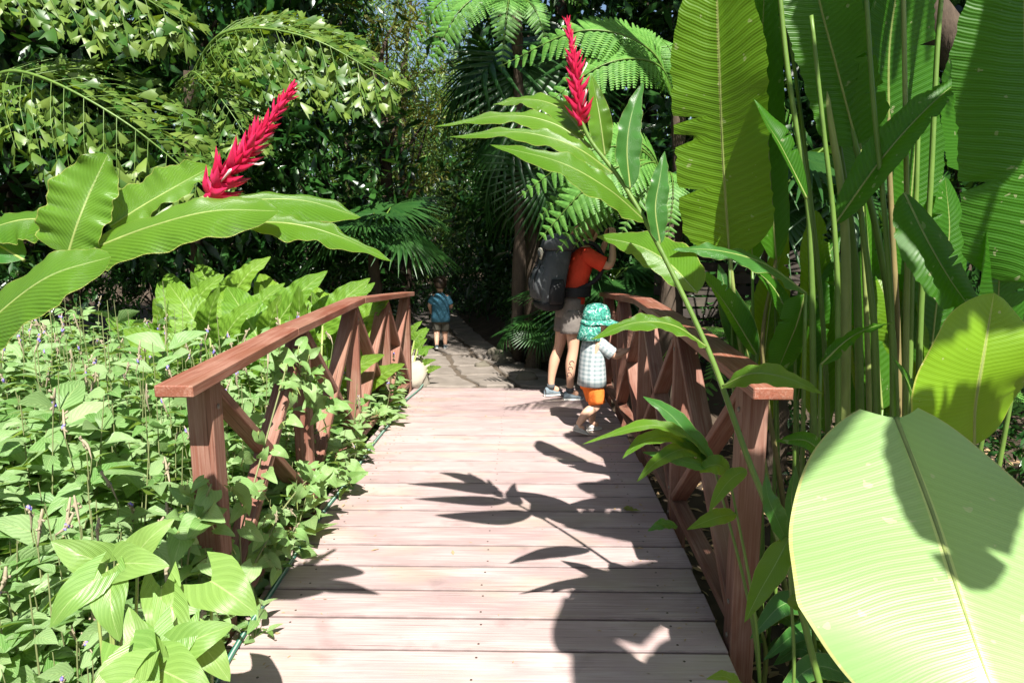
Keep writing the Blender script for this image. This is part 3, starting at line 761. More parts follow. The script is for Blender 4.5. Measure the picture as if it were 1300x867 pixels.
for k in range(13):
    x0 = 965 + 245 * (k + r.uniform(-.4, .4)) / 12; y0 = r.uniform(470, 570); Yk = r.uniform(2.95, 3.5)
    top_ = r.uniform(255, 385); dx_ = r.uniform(-45, 45)
    H_LEAVES.append(([(x0, y0, Yk), (x0 + dx_ * .3, y0 + (top_ - y0) * .4, Yk - .03), (x0 + dx_ * .7, y0 + (top_ - y0) * .75, Yk - .05), (x0 + dx_ * 1.3, top_, Yk - .02)], r.uniform(.13, .24), (r.uniform(-.5, .5), -1, r.uniform(.1, .6)), HL if k % 3 else HY, dict(fold=r.uniform(.1, .4), prof='paddle' if k % 2 else 'lance', wave=.004)))
for lst, w, h, m, kw in H_LEAVES:
    kw = dict(kw); kw.setdefault('rib', .006); kw.setdefault('n', 60)
    if m in (HL, HY):
        kw.setdefault('tear', 4); kw.setdefault('twist', float(r.uniform(-.75, .75))); kw.setdefault('curl', float(r.uniform(.0, .35)))
        if kw.get('prof') == 'paddle': w *= .90
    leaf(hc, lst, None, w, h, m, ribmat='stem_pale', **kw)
    if lst[0][1] >= 300:            # the stalk that carries a low leaf
        b0 = at(*lst[0]); f0 = rooted((b0[0] * .8 + 1.42 * .2 + (.12 if b0[1] < 2 else 0), b0[1] * .85 + 2.85 * .15, 0))
        stem(hc, None, None, .013, .006, 'stem', 'leaf_stalk', 14, np.array([f0, f0 * .55 + b0 * .45 + np.array([.02, .02, .05]), b0]))
# second clump beside the viewer: its leaves arch over the deck and shade its right half
h2 = thing('heliconia', 'heliconia clump growing beside the deck with leaves arching high over it', 'heliconia', (1.75, 0.75, -0.2))
ARCH = [((1.75, .8), (1.6, .85, 2.2), (1.42, .95, 2.75), (1.02, 1.2, 2.72), .36),
        ((1.8, .6), (1.75, .6, 2.3), (1.55, .4, 2.9), (1.08, 0.25, 3.0), .42),
        ((1.85, .9), (1.75, 1.0, 2.2), (1.5, 1.3, 2.6), (1.12, 1.65, 2.7), .34),
        ((1.85, .7), (1.75, 1.2, 2.9), (1.6, 1.6, 3.4), (1.25, 2.0, 3.5), .34),
        ((1.85, .5), (1.8, .3, 2.6), (1.6, .1, 3.3), (1.18, -.2, 3.4), .36),
        ((1.8, .75), (1.66, .5, 2.0), (1.42, .3, 2.45), (1.14, .15, 2.5), .34)]
for (bx, by), a, b, c, w in ARCH:
    base = (bx, by, float(ground_z(bx, by)) - .02)
    stem(h2, None, None, .018, .010, 'stem', world=np.array([base, (bx - .02, by, 1.0), a]))
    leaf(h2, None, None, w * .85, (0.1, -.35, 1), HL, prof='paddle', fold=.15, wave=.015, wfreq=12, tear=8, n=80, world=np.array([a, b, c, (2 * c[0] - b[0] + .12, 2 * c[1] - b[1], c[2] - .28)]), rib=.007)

# ------------------------------------------------------------------ weeds and vines left of the bridge
def leaf_template(nv=5, lobes=0.0, fold=0.25, droop=0.35, prof='ovate'):
    v = np.linspace(0, 1, nv); w = PROF[prof](v) * 0.5
    T, U = [], []
    for a in range(nv):
        for s in (-1, 0, 1):
            T.append((s * w[a], v[a] - lobes * abs(s) * math.exp(-v[a] / .16), abs(s) * w[a] * fold - droop * v[a] ** 2))
            U.append(((s + 1) / 2, v[a]))
    Fc = []
    for a in range(nv - 1):
        for b in range(2):
            i = a * 3 + b
            Fc.append((i, i + 1, i + 4, i + 3))
    return np.array(T), np.array(Fc), np.array(U)
LT = leaf_template()
LT_small = leaf_template(3, 0, .2, .2)

def weed_variant(seed, h=1.0, stems=9, spread=.30, leafL=.085, flowers=True):
    r = np.random.default_rng(seed)
    P, D, N, L = [], [], [], []
    tw, fl, bl = MB(), MB(), MB()
    for k in range(stems):
        az = r.uniform(0, 6.28); rr = spread * math.sqrt(r.uniform(0, 1))
        hh = h * r.uniform(.72, 1.05) * (1 - .25 * rr / spread)
        top = np.array([math.cos(az) * rr * 1.6, math.sin(az) * rr * 1.6, hh])
        sp = spline([(0.3 * top[0], .3 * top[1], 0), (0.75 * top[0], .75 * top[1], hh * .55), top], 14)
        tw.tube(sp, np.linspace(.005, .002, 14), 5, cap=False)
        nn = int(r.integers(7, 11))
        for j in range(nn):
            t = 0.28 + 0.7 * (j + r.uniform(-.3, .3)) / nn
            p = sp[min(13, int(t * 13))]
            a0 = j * 1.57 + r.uniform(-.4, .4)
            for s in (0, math.pi):
                d = np.array([math.cos(a0 + s), math.sin(a0 + s), r.uniform(-.15, .55)])
                P.append(p + nrm(d) * .012); D.append(d); N.append(np.array([r.uniform(-.5, .5), r.uniform(-1.1, .1), .9]))
                L.append(leafL * r.uniform(.6, 1.25) * (1.25 - .55 * t))
            # side twig with two little leaves
            if r.random() < .6:
                a1 = r.uniform(0, 6.28); q = p + np.array([math.cos(a1), math.sin(a1), .5]) * r.uniform(.04, .10)
                for s in (-.7, .7):
                    d = np.array([math.cos(a1 + s), math.sin(a1 + s), r.uniform(0, .5)])
                    P.append(q); D.append(d); N.append(np.array([0, r.uniform(-.5, .2), 1.0])); L.append(leafL * r.uniform(.45, .75))
        if flowers and r.random() < .42:
            e = top + np.array([r.uniform(-.05, .05), r.uniform(-.05, .05), r.uniform(.05, .12)])
            fs = spline([top, (top + e) / 2 + r.uniform(-.01, .01, 3), e], 7)
            fl.tube(fs, [.0025, .003, .0045, .0055, .006, .005, .003], 5)
            for q in range(5):
                c = fs[3 + q % 3] + r.uniform(-.008, .008, 3)
                fl.tube([c, c + r.uniform(-.012, .012, 3)], [.0028, .0045], 4)
            if r.random() < .35:
                c = fs[int(r.integers(3, 6))]
                for q in range(4):
                    d = nrm(r.normal(size=3)) * .009
                    bl.tube([c, c + d], [.002, .006], 5)
    lm = MB(); L = np.array(L)
    lm.scatter(P, D, N, L, L * r.uniform(.5, .68, len(L)), *LT)
    return (lm.mesh('foliage', M['weed']), tw.mesh('stems', M['twig']), fl.mesh('flower_spikes', M['spike']) if fl.n else None, bl.mesh('blossoms', M['petal_b']) if bl.n else None)
weed_v = [weed_variant(100 + k, 1.0, (11, 10, 13, 8, 12, 7)[k], .25, (.13, .15, .11, .185, .12, .22)[k], k not in (3, 5)) for k in range(6)]
WEED_LABEL = 'bushy green weed with crinkled leaves and thin flower spikes left of the bridge'
def weed(x, y, h, k, label=None, group=None, s=None):
    if label is None:
        if y < 1.7: label, group = 'crinkle-leaved weed among the arrowhead plants beside the first planks', 'weeds beside the first planks'
        elif x > -1.75 and y < 3.4: label, group = 'crinkle-leaved weed crowding the outside of the left end post', 'weeds by the left end post'
        elif x > -2.0: label, group = 'crinkle-leaved weed along the outside of the left railing', 'weeds along the left railing'
        elif y < 3.0: label, group = 'crinkle-leaved weed below the broad leaves of the left red ginger', 'weeds below the left ginger'
        elif y < 4.5: label, group = 'crinkle-leaved weed in the middle of the left bed, before the big-leaf plants', 'weeds in the middle of the left bed'
        else: label, group = 'crinkle-leaved weed at the back of the left bed among the big-leaf plants', 'weeds at the back of the left bed'
    z = float(ground_z(x, y)) - .01
    t = thing('flowering_weed', label, 'weed', (x, y, z), group, random.uniform(0, 6.28))
    hz = h - z
    s = s or (0.85 + .3 * random.random())
    t.scale = (s, s, hz)
    fo, tw, fl, bl = weed_v[k % 6]
    inst('foliage', fo, t)['kind'] = 'stuff'; inst('stem', tw, t)['kind'] = 'stuff'
    if fl: inst('flower_spike', fl, t)['kind'] = 'stuff'
    if bl: inst('blossom', bl, t)['kind'] = 'stuff'
r = np.random.default_rng(21)
cells = []
yy = 0.95
while yy < 6.6:
    step = .30 + .035 * (yy - 1)
    xx = -1.40
    while xx > -1.6 - .78 * yy - .1:
        cells.append((xx + r.uniform(-.1, .1), yy + r.uniform(-.12, .12)))
        xx -= step
    yy += step
for k, (x, y) in enumerate(cells):
    e = np.clip((-1.25 - x) / .6, 0, 1)
    top = .54 + .40 * e + .20 * np.clip((y - 1.5) / 2.5, 0, 1) + r.uniform(-.12, .12)
    if y > 4.8: top -= .15 * np.clip((y - 4.8) / 1.2, 0, 1)
    if y < 1.6: top = min(top, .62)
    weed(x, y, float(top), k)
for k, (x, y, h) in enumerate([(-1.30, 1.75, .56), (-1.27, 2.15, .60), (-1.22, 2.32, .46), (-1.24, 1.95, .40), (-1.30, 2.75, .58), (-1.29, 3.15, .45), (-1.28, 3.95, .40), (-1.3, 4.4, .42), (-1.28, 5.2, .30)]):
    weed(x, y, h, k + 2, 'low weed pushing through the bars of the left railing', 'weeds under the left railing', .72)

# heart-leaved vine on the left railing, arrow-leaved plants at the deck edge: each leaf a part
def soft_leaf(parent, base, d, n, L, W, mat, prof='heart', lobe=.25, fold=.2, droop=.25, pet=.0):
    base, d = np.array(base, float), nrm(d)
    n = np.asarray(n, float); n = nrm(n - d * (n @ d))
    sp = spline([base, base + d * L * .5 + n * .04 * L, base + d * L - n * droop * L], 12)
    mb = MB(); blade(mb, sp, W, n, prof, fold=fold, nu=3, lobe=lobe * L, wave=.02 * L, wfreq=9)
    o = part('leaf', mb, mat, parent)
    if pet:
        m2 = MB(); q = base - d * pet * .6 - np.array([0, 0, pet])
        m2.tube(spline([q, base - d * pet * .15, base], 6), .0028, 5)
        part('leaf_stalk', m2, M['stem_pale'], o)
    return o
def vine(label, path, nleaf, Ls, seed, spreadv=.12, toward=(0.3, -.6, .6)):
    r = np.random.default_rng(seed)
    p = spline(path, 40)
    p = np.vstack([[rooted(p[0])], p[1:]])
    t = thing('climbing_vine', label, 'vine', p[0])
    mb = MB(); mb.tube(p, .004, 5); part('stem', mb, M['twig'], t)
    for k in range(nleaf):
        q = p[int(r.integers(2, 39))] + r.uniform(-1, 1, 3) * np.array([spreadv * .7, spreadv, spreadv * .8])
        d = nrm(np.array([r.uniform(-.6, .9), r.uniform(-.9, .3), r.uniform(-.7, .3)]))
        n = np.array(toward) + r.normal(0, .35, 3)
        L = r.uniform(*Ls)
        soft_leaf(t, q, d, n, L, L * r.uniform(.62, .8), M['vine'], lobe=.16, pet=.03)
vine('vine with pale heart leaves wrapped round the left handrail at its first brace', [(-1.15, 2.55, .3), (-1.12, 2.8, .62), (-1.1, 3.05, .9), (-1.14, 3.25, .95), (-1.1, 3.45, .75), (-1.08, 3.6, .5)], 60, (.055, .115), 31)
vine('vine hanging out over the deck edge between the lower bars of the left railing', [(-1.18, 2.5, .0), (-1.12, 2.8, .25), (-1.06, 3.2, .35), (-1.04, 3.6, .25), (-1.08, 4.0, .12)], 70, (.05, .10), 32, .13)
vine('vine climbing the left end post with large pale leaves', [(-1.25, 2.2, -.2), (-1.22, 2.25, .2), (-1.2, 2.3, .45), (-1.12, 2.32, .66)], 52, (.06, .13), 33, .13)
vine('leafy vine sprawling over the deck edge in front of the left end post', [(-1.3, 1.6, .0), (-1.2, 1.8, .15), (-1.15, 2.1, .12), (-1.10, 2.5, .2), (-1.08, 2.8, .3)], 60, (.05, .12), 34, .12)
vine('thin vine on the far bars of the left railing', [(-1.2, 4.2, .05), (-1.12, 4.5, .25), (-1.1, 4.9, .2), (-1.14, 5.3, .1)], 22, (.05, .09), 35, .10)
def arrow_plant(label, c, leaves):
    c = rooted(c)
    t = thing('arrowhead_plant', label, 'plant', c)
    for (px, py, Y, d, n, L, W) in leaves:
        b = at(px, py, Y)
        m2 = MB(); m2.tube(spline([np.array(c), (np.array(c) + b) / 2 + np.array([0, 0, .1]), b], 10), .004, 6)
        st_ = part('leaf_stalk', m2, M['stem_pale'], t)
        soft_leaf(t, b, d, n, L, W, M['arrow'], lobe=.42, fold=.22, droop=.15)
arrow_plant('arrowhead plant with one big pale leaf resting on the green hose', at(255, 930, 1.55), [
    (268, 737, 1.72, (.75, -.25, -.35), (.1, -.75, .8), .155, .16),
    (205, 745, 1.66, (.2, -.5, -.6), (.3, -.8, .5), .15, .10),
    (218, 770, 1.6, (.35, -.3, -.5), (.1, -.9, .4), .15, .09),
    (255, 815, 1.55, (.6, -.3, -.5), (.2, -.6, .7), .12, .09),
    (225, 800, 1.5, (-.1, -.5, -.7), (.1, -.8, .6), .13, .11)])
arrow_plant('arrowhead plant with upright yellow-green leaves among the weeds', at(140, 930, 1.5), [
    (135, 715, 1.62, (-.5, -.2, .35), (.1, -.9, .4), .14, .11),
    (150, 715, 1.6, (.6, -.2, .1), (0, -.8, .6), .15, .11),
    (140, 740, 1.56, (.25, -.4, -.7), (.1, -.9, .3), .14, .10),
    (120, 735, 1.56, (-.5, -.4, -.5), (-.2, -.9, .3), .14, .10),
    (175, 700, 1.66, (.5, .1, .5), (-.2, -.9, .3), .12, .09),
    (165, 820, 1.42, (.5, -.4, -.3), (0, -.6, .8), .13, .12),
    (165, 850, 1.36, (-.2, -.5, -.4), (0, -.6, .8), .13, .12)])
arrow_plant('arrowhead plant low at the edge of the first planks', at(215, 960, 1.4), [
    (205, 850, 1.42, (.7, -.2, -.2), (0, -.6, .8), .14, .13), (170, 860, 1.34, (-.6, -.2, -.3), (0, -.6, .8), .13, .12),
    (230, 820, 1.48, (.6, .2, .2), (.1, -.8, .6), .12, .10), (190, 830, 1.44, (-.3, .1, .5), (0, -.9, .4), .12, .09)])

# ------------------------------------------------------------------ taro-like big-leaf plants behind the left rail
def taro_leaf(seed, L=.55, W=.36):
    r = np.random.default_rng(seed)
    mb = MB(); 
    sp = spline([(0, 0, 0), (0, L * .5, .04 * L), (0, L, -.14 * L)], 40)
    blade(mb, sp, W, (0, 0, 1), 'heart', fold=.22, nu=6, lobe=.10 * L, ripple=.016, nrip=8, wave=.018, wfreq=13, seed=seed)
    return mb.mesh('leaf', M['taro'])
taro_v = [taro_leaf(50 + k, .58, (.34, .40, .30)[k]) for k in range(3)]
mbp = MB(); mbp.tube([(0, 0, 0), (0, 0, .5), (0, 0, 1)], [.014, .011, .008], 7); TARO_STALK = mbp.mesh('leaf_stalk', M['stem_pale'])
def orient(d, n):
    d = nrm(d); x = nrm(np.cross(d, n)); z = np.cross(x, d)
    return Matrix(((x[0], d[0], z[0], 0), (x[1], d[1], z[1], 0), (x[2], d[2], z[2], 0), (0, 0, 0, 1)))
def taro(x, y, label, tops, seed, group=None, s=1.0, nl=8):
    r = np.random.default_rng(seed)
    z = float(ground_z(x, y))
    t = thing('big_leaf_plant', label, 'plant', (x, y, z), group)
    for k in range(nl):
        az = k * 2.4 + r.uniform(-.3, .3); q = k / nl
        h = (tops - z) * (0.80 - .40 * q) * r.uniform(.9, 1.05); rr = .10 + .28 * q
        p = np.array([math.cos(az) * rr, math.sin(az) * rr, h])
        # blade leans outward, face up and to the light
        d = nrm(np.array([math.cos(az) * .75, math.sin(az) * .55 + .1, .85 - .75 * q]))
        n = np.array([-.25 * math.cos(az) + .1, -1.0, .45])
        Mx = orient(d, n); Mx.translation = Vector(p)
        sc_ = s * r.uniform(.8, 1.2)
        inst('leaf', taro_v[k % 3], t, Mx @ Matrix.Scale(sc_, 4))
        ln = np.linalg.norm(p)
        Ms = orient(np.cross([1, 0, 0], p) if abs(p[0]) < .9 * ln else (0, 1, 0), p)
        Ms = Vector((0, 0, 1)).rotation_difference(Vector(p)).to_matrix().to_4x4() @ Matrix.Diagonal((1, 1, ln, 1))
        inst('leaf_stalk', TARO_STALK, t, Ms)
TL = 'big-leaf plant with broad ribbed yellow-green leaves behind the left handrail'
for k, (px, py, Y) in enumerate([(262, 335, 5.0), (335, 335, 5.0), (390, 350, 5.2), (435, 372, 5.6), (300, 335, 5.7), (225, 335, 5.9), (425, 345, 6.5), (350, 325, 6.5), (280, 325, 6.5)]):
    p = at(px, py, Y)
    taro(p[0], p[1], TL, p[2] - .10, 60 + k, 'big-leaf plants behind the left handrail', .80)

# ------------------------------------------------------------------ palms, tree ferns
def fern_frond(seed, L=1.5, np_=24, W=.52, droop=.55):
    r = np.random.default_rng(seed)
    sp = spline([(0, 0, 0), (0, L * .35, .22 * L), (0, L * .72, .16 * L), (0, L, -.22 * L * droop / .55)], 60)
    mr = MB(); mr.tube(sp, np.linspace(.010, .002, 60), 5)
    P, D, N, Ln = [], [], [], []
    for k in range(np_):
        u = .12 + .86 * k / (np_ - 1)
        i = int(u * 59); p = sp[i]; t = nrm(sp[min(59, i + 1)] - sp[i - 1]); up = nrm(np.cross([1, 0, 0], t))
        w = W * .5 * (math.sin(math.pi * min(1, u ** .75 * .98 + .02)) ** .7) + .01
        for s in (-1, 1):
            d = nrm(np.array([s, 0, 0]) * .95 + t * .42 - up * .18)
            m = 13
            for j in range(1, m):
                q = p + d * w * j / m - up * .10 * w * (j / m) ** 2
                l = .30 * w * (1 - (j / m) ** 1.7) * .55 + .008
                for s2 in (-1, 1):
                    P.append(q); D.append(nrm(t * s2 + d * .35 - up * .12)); N.append(up); Ln.append(l)
    Ln = np.array(Ln)
    mb = MB(); T = (np.array([(-.5, 0, 0), (.5, 0, 0), (.32, .75, -.05), (0, 1, -.12), (-.32, .75, -.05)]), np.array([(0, 1, 2, 4), (4, 2, 3, 3)]), np.zeros((5, 2)))
    T = (T[0], np.array([(0, 1, 2), (0, 2, 4), (4, 2, 3)]), T[2])
    mb.scatter(P, D, N, Ln, np.full(len(Ln), W * .5 / 15), *T)
    return mb.mesh('frond', M['fern']), mr.mesh('frond_rib', M['stem'])
fern_v = [fern_frond(70 + k, (1.35, 1.5, 1.2)[k]) for k in range(3)]
def tree_fern(label, loc, top, n, seed, s=1.0, el=(.15, .75), az0=0, azr=6.283):
    r = np.random.default_rng(seed)
    t = thing('tree_fern', label, 'tree fern', loc)
    h = top - loc[2]
    mb = MB(); mb.tube(np.array(loc) + spline([(0, 0, 0), (.04, 0, h * .5), (0, 0, h)], 14), np.linspace(.09, .06, 14) + .012 * np.sin(np.arange(14) * 2.2), 9)
    part('trunk', mb, M['bark'], t)
    for k in range(n):
        az = az0 + azr * (k + r.uniform(-.25, .25)) / n
        e = r.uniform(*el)
        f, rb = fern_v[k % 3]
        Mx = Matrix.Translation((0, 0, h)) @ Matrix.Rotation(az, 4, 'Z') @ Matrix.Rotation(e, 4, 'X') @ Matrix.Scale(s * r.uniform(.85, 1.1), 4)
        o = inst('frond', f, t, Mx); inst('frond_rib', rb, o)
def aimed_fern(label, base, tips, seed, hint=(0.05, -.8, .6)):
    """tree fern whose fronds run from the crown to given places"""
    p0 = at(*base); x, y = p0[0] + .05, p0[1] + .1
    z = float(ground_z(x, y))
    t = thing('tree_fern', label, 'tree fern', (x, y, z))
    mb = MB(); mb.tube(spline([(x, y, z), (x + .05, y, (z + p0[2]) / 2), (x, y, p0[2])], 14), np.linspace(.09, .06, 14) + .012 * np.sin(np.arange(14) * 2.2), 9)
    part('trunk', mb, M['bark'], t)
    for k, tip in enumerate(tips):
        p1 = at(*tip); d = p1 - p0; ln = np.linalg.norm(d)
        f, rb = fern_v[k % 3]
        Mx = orient(nrm(d + np.array([0, 0, .20 * ln])), hint); Mx.translation = Vector(p0 - OFF[t])
        o = inst('frond', f, t, Mx @ Matrix.Scale(ln / (1.35, 1.5, 1.2)[k % 3], 4)); inst('frond_rib', rb, o)
aimed_fern('tree fern with bright lacy fronds arching above the standing woman', (858, 128, 6.6), [
    (652, 92, 6.0), (690, 52, 6.5), (705, 150, 5.8), (760, 40, 6.8), (830, 40, 6.6), (900, 30, 6.8), (960, 80, 6.4), (1010, 170, 6.2), (930, 220, 6.0)], 81)
aimed_fern('lower tree fern whose fronds hang before the woman\'s head', (842, 222, 6.1), [
    (678, 262, 5.5), (690, 225, 5.7), (708, 312, 5.4), (752, 300, 5.4), (800, 300, 5.5), (720, 190, 5.9), (850, 310, 5.5), (728, 325, 5.5), (745, 318, 5.7), (700, 288, 5.6)], 83)
aimed_fern('tree fern with lit fronds beside the large dark fan leaf', (650, 12, 8.4), [
    (531, 62, 7.7), (536, 22, 7.9), (560, 82, 7.6), (640, 82, 7.5), (580, -30, 8.2), (690, 60, 7.8), (730, 10, 8.0)], 82)
t = thing('tree_fern', 'tall tree fern beside the clump arching one long frond high above the planks', 'tree fern', (3.0, 2.3, float(ground_z(3.0, 2.3))))
mb = MB(); mb.tube(spline([(3.0, 2.3, -.3), (2.95, 2.3, 1.6), (3.0, 2.35, 3.3)], 14), np.linspace(.10, .07, 14), 9); part('trunk', mb, M['bark'], t)
for k, e in enumerate([(.55, 3.2, 3.25), (1.2, 3.6, 3.5), (3.4, 3.9, 3.6), (4.6, 2.6, 3.5), (2.6, .6, 3.6), (4.2, 1.2, 3.4), (1.4, 1.2, 3.9)]):
    d = np.array(e) - np.array([3.0, 2.35, 3.3]); ln = np.linalg.norm(d)
    Mx = orient(nrm(d + np.array([0, 0, .20 * ln])), (0, 0, 1)); Mx.translation = Vector(np.array([3.0, 2.35, 3.3]) - OFF[t])
    o = inst('frond', fern_v[k % 3][0], t, Mx @ Matrix.Scale(ln / (1.35, 1.5, 1.2)[k % 3], 4)); inst('frond_rib', fern_v[k % 3][1], o)
q = at(985, 470, 4.6); tree_fern('small yellow-green ground fern behind the right handrail end', (q[0], q[1], float(ground_z(q[0], q[1]))), q[2], 9, 84, .62, (-.1, .6))
q = at(1200, 480, 4.2); tree_fern('low fern under the heliconia stems', (q[0], q[1], float(ground_z(q[0], q[1]))), q[2] - .3, 10, 86, .6, (-.1, .6))

def fan_leaf(seed, L=.8, nseg=30, ang=4.2, droop=.25, wseg=.055, split=.42):
    r = np.random.default_rng(seed)
    mb = MB()
    for k in range(nseg):
        a = -ang / 2 + ang * (k + .5) / nseg
        l = L * (.80 + .20 * math.cos(a * .5)) * r.uniform(.92, 1.05)
        d = np.array([math.sin(a), math.cos(a), 0])
        sp = np.array([d * l * u + np.array([0, 0, -droop * l * u ** 2.5 - .05 * l * abs(math.sin(a)) * u]) for u in np.linspace(.02, 1, 7)])
        w = np.array([.004, ang / nseg * l * .22, ang / nseg * l * .40, ang / nseg * l * .46, .040 * L, .026 * L, .003]) * 1.02
        t = nrm(np.gradient(sp, axis=0)); side = nrm(np.cross(t, [0, 0, 1])); up = np.cross(side, t)
        G_ = np.stack([sp - side * w[:, None] * .5 - up * w[:, None] * .22, sp + up * w[:, None] * .10, sp + side * w[:, None] * .5 - up * w[:, None] * .22], 1)
        mb.grid(G_, np.stack(np.broadcast_arrays(np.array([0, .5, 1.])[None], np.linspace(0, 1, 7)[:, None]), -1))
    return mb.mesh('fan_leaf', M['fan'])
fan_v = [fan_leaf(90, .80, 30, 4.3, .30), fan_leaf(91, .85, 34, 3.6, .18), fan_leaf(92, .75, 26, 4.8, .5)]
FAN_STALK = (lambda b: (b.tube([(0, 0, 0), (0, .5, .03), (0, 1, 0)], [.014, .010, .008], 6), b.mesh('leaf_stalk', M['stem']))[1])(MB())
def fan_palm(label, loc, top, n, seed, s=1.0, stalk=.8, el=(-.3, 1.1), group=None, az0=0, azr=6.283):
    r = np.random.default_rng(seed)
    t = thing('fan_palm', label, 'palm', loc, group)
    h = top - loc[2]
    if h > .15:
        mb = MB(); mb.tube(np.array(loc) + spline([(0, 0, 0), (.03, .02, h * .5), (0, 0, h)], 14), np.linspace(.10, .07, 14) + .010 * np.sin(np.arange(14) * 2.6), 9)
        part('trunk', mb, M['bark'], t)
    for k in range(n):
        az = az0 + azr * (k + r.uniform(-.3, .3)) / n; e = r.uniform(*el); ln = stalk * r.uniform(.75, 1.15)
        Mx = Matrix.Translation((0, 0, h)) @ Matrix.Rotation(az, 4, 'Z') @ Matrix.Rotation(e, 4, 'X')
        inst('leaf_stalk', FAN_STALK, t, Mx @ Matrix.Diagonal((1, ln, 1, 1)))
        inst('fan_leaf', fan_v[k % 3], t, Mx @ Matrix.Translation((0, ln, 0)) @ Matrix.Rotation(-.5 - .4 * r.random(), 4, 'X') @ Matrix.Scale(s * r.uniform(.85, 1.15), 4))
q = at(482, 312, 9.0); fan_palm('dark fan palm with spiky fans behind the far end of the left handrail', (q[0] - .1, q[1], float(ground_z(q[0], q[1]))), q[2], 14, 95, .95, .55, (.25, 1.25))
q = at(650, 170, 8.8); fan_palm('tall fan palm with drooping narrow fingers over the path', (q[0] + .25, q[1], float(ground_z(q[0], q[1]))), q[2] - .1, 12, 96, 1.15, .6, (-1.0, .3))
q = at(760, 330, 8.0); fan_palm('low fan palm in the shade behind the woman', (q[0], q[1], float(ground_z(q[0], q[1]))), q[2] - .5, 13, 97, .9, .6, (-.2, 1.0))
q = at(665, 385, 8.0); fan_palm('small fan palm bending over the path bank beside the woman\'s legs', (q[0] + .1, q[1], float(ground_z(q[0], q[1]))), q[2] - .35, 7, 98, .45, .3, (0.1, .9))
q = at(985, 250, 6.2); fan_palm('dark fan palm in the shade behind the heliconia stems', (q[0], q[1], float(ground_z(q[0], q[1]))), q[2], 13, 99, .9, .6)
q = at(640, 60, 7.8)
t = fan_palm('tall fan palm holding one huge pleated fan near the tree fern', (q[0] + .3, q[1] + 1.4, float(ground_z(q[0], q[1]))), q[2] + .3, 7, 101, 1.5, .6, (-.9, .2))

def fishtail_frond(seed, L=1.9):
    r = np.random.default_rng(seed)
    sp = spline([(0, 0, 0), (0, L * .4, .16 * L), (0, L * .75, .05 * L), (0, L, -.22 * L)], 50)
    mr = MB(); mr.tube(sp, np.linspace(.014, .003, 50), 6)
    P, D, N, Ln = [], [], [], []
    for k in range(17):
        u = .14 + .84 * k / 16; i = int(u * 49); p = sp[i]
        t = nrm(sp[min(49, i + 1)] - sp[i - 1]); up = nrm(np.cross([1, 0, 0], t))
        w = L * .30 * math.sin(math.pi * min(1, .15 + u * .82)) ** .7
        for s in (-1, 1):
            d = nrm(np.array([s, 0, 0]) + t * .7 - up * .25)
            e = p + d * w - up * .25 * w
            mr.tube(spline([p, p + d * w * .5, e], 5), [.0025, .002, .002, .0015, .001], 4, cap=False)
            for j in range(9):
                if r.random() < .10: continue
                q = p + (e - p) * (.15 + .85 * j / 8)
                for s2 in (-1, 1):
                    P.append(q); D.append(nrm(d * .9 + t * s2 * .8 - up * r.uniform(-.1, .9) + r.normal(0, .25, 3))); N.append(nrm(up + r.normal(0, .5, 3))); Ln.append(.105 * r.uniform(.55, 1.35))
    T = np.array([(-.03, 0, 0), (.03, 0, 0), (-.34, .62, .05), (.0, .6, .12), (.30, .55, .02), (-.42, .86, -.02), (-.2, .80, 0), (0.02, .95, .02), (.22, .78, 0), (.46, 1.1, -.08)])
    Fq = np.array([(0, 3, 2), (0, 1, 3), (1, 4, 3), (2, 3, 6), (2, 6, 5), (3, 7, 6), (3, 8, 7), (3, 4, 8), (4, 9, 8)])
    mb = MB(); Ln = np.array(Ln); mb.scatter(P, D, N, Ln, Ln * .72, T, Fq, np.zeros((10, 2)))
    return mb.mesh('frond', M['fishtail']), mr.mesh('frond_rib', M['stem'])
fish_v = [fishtail_frond(110), fishtail_frond(111, 1.6)]
def fishtail_palm(label, loc, fronds):
    """fronds: (attach px,py,Y, tip px,py,Y, roll)"""
    t = thing('fishtail_palm', label, 'palm', loc)
    top = max(at(*f[0])[2] for f in fronds)
    a0 = at(*fronds[0][0])
    mb = MB(); mb.tube(spline([loc, ((loc[0] + a0[0]) / 2 - .05, (loc[1] + a0[1]) / 2, top * .5), (a0[0], a0[1] + .1, top + .1)], 14), np.linspace(.09, .05, 14), 9)
    part('trunk', mb, M['bark'], t)
    for k, (b, tip) in enumerate(fronds):
        p0, p1 = at(*b), at(*tip)
        d = p1 - p0; ln = np.linalg.norm(d)
        Mx = orient(nrm(d + np.array([0, 0, .22 * ln])), (0.1, -.75, .65)); Mx.translation = Vector(p0 - OFF[t])
        f, rb = fish_v[k % 2]
        o = inst('frond', f, t, Mx @ Matrix.Scale(ln / (1.9, 1.6)[k % 2], 4)); inst('frond_rib', rb, o)
q = at(-60, 260, 6.4)
fishtail_palm('fishtail palm with pale drooping jagged leaflets at the edge of the weed bed', (q[0], q[1], float(ground_z(q[0], q[1]))), [
    ((-40, 120, 6.3), (225, 270, 5.6)), ((-60, 20, 6.3), (195, 40, 5.8)), ((-40, 110, 6.3), (160, 190, 6.3))])
q = at(255, 150, 8.0)
fishtail_palm('yellow-green fishtail palm frond cluster above the left red flower', (q[0] - .4, q[1] + .6, float(ground_z(q[0], q[1]))), [
    ((235, 110, 7.6), (465, 120, 6.6)), ((240, 100, 7.6), (430, 85, 7.0)), ((235, 110, 7.6), (300, 190, 6.6))])

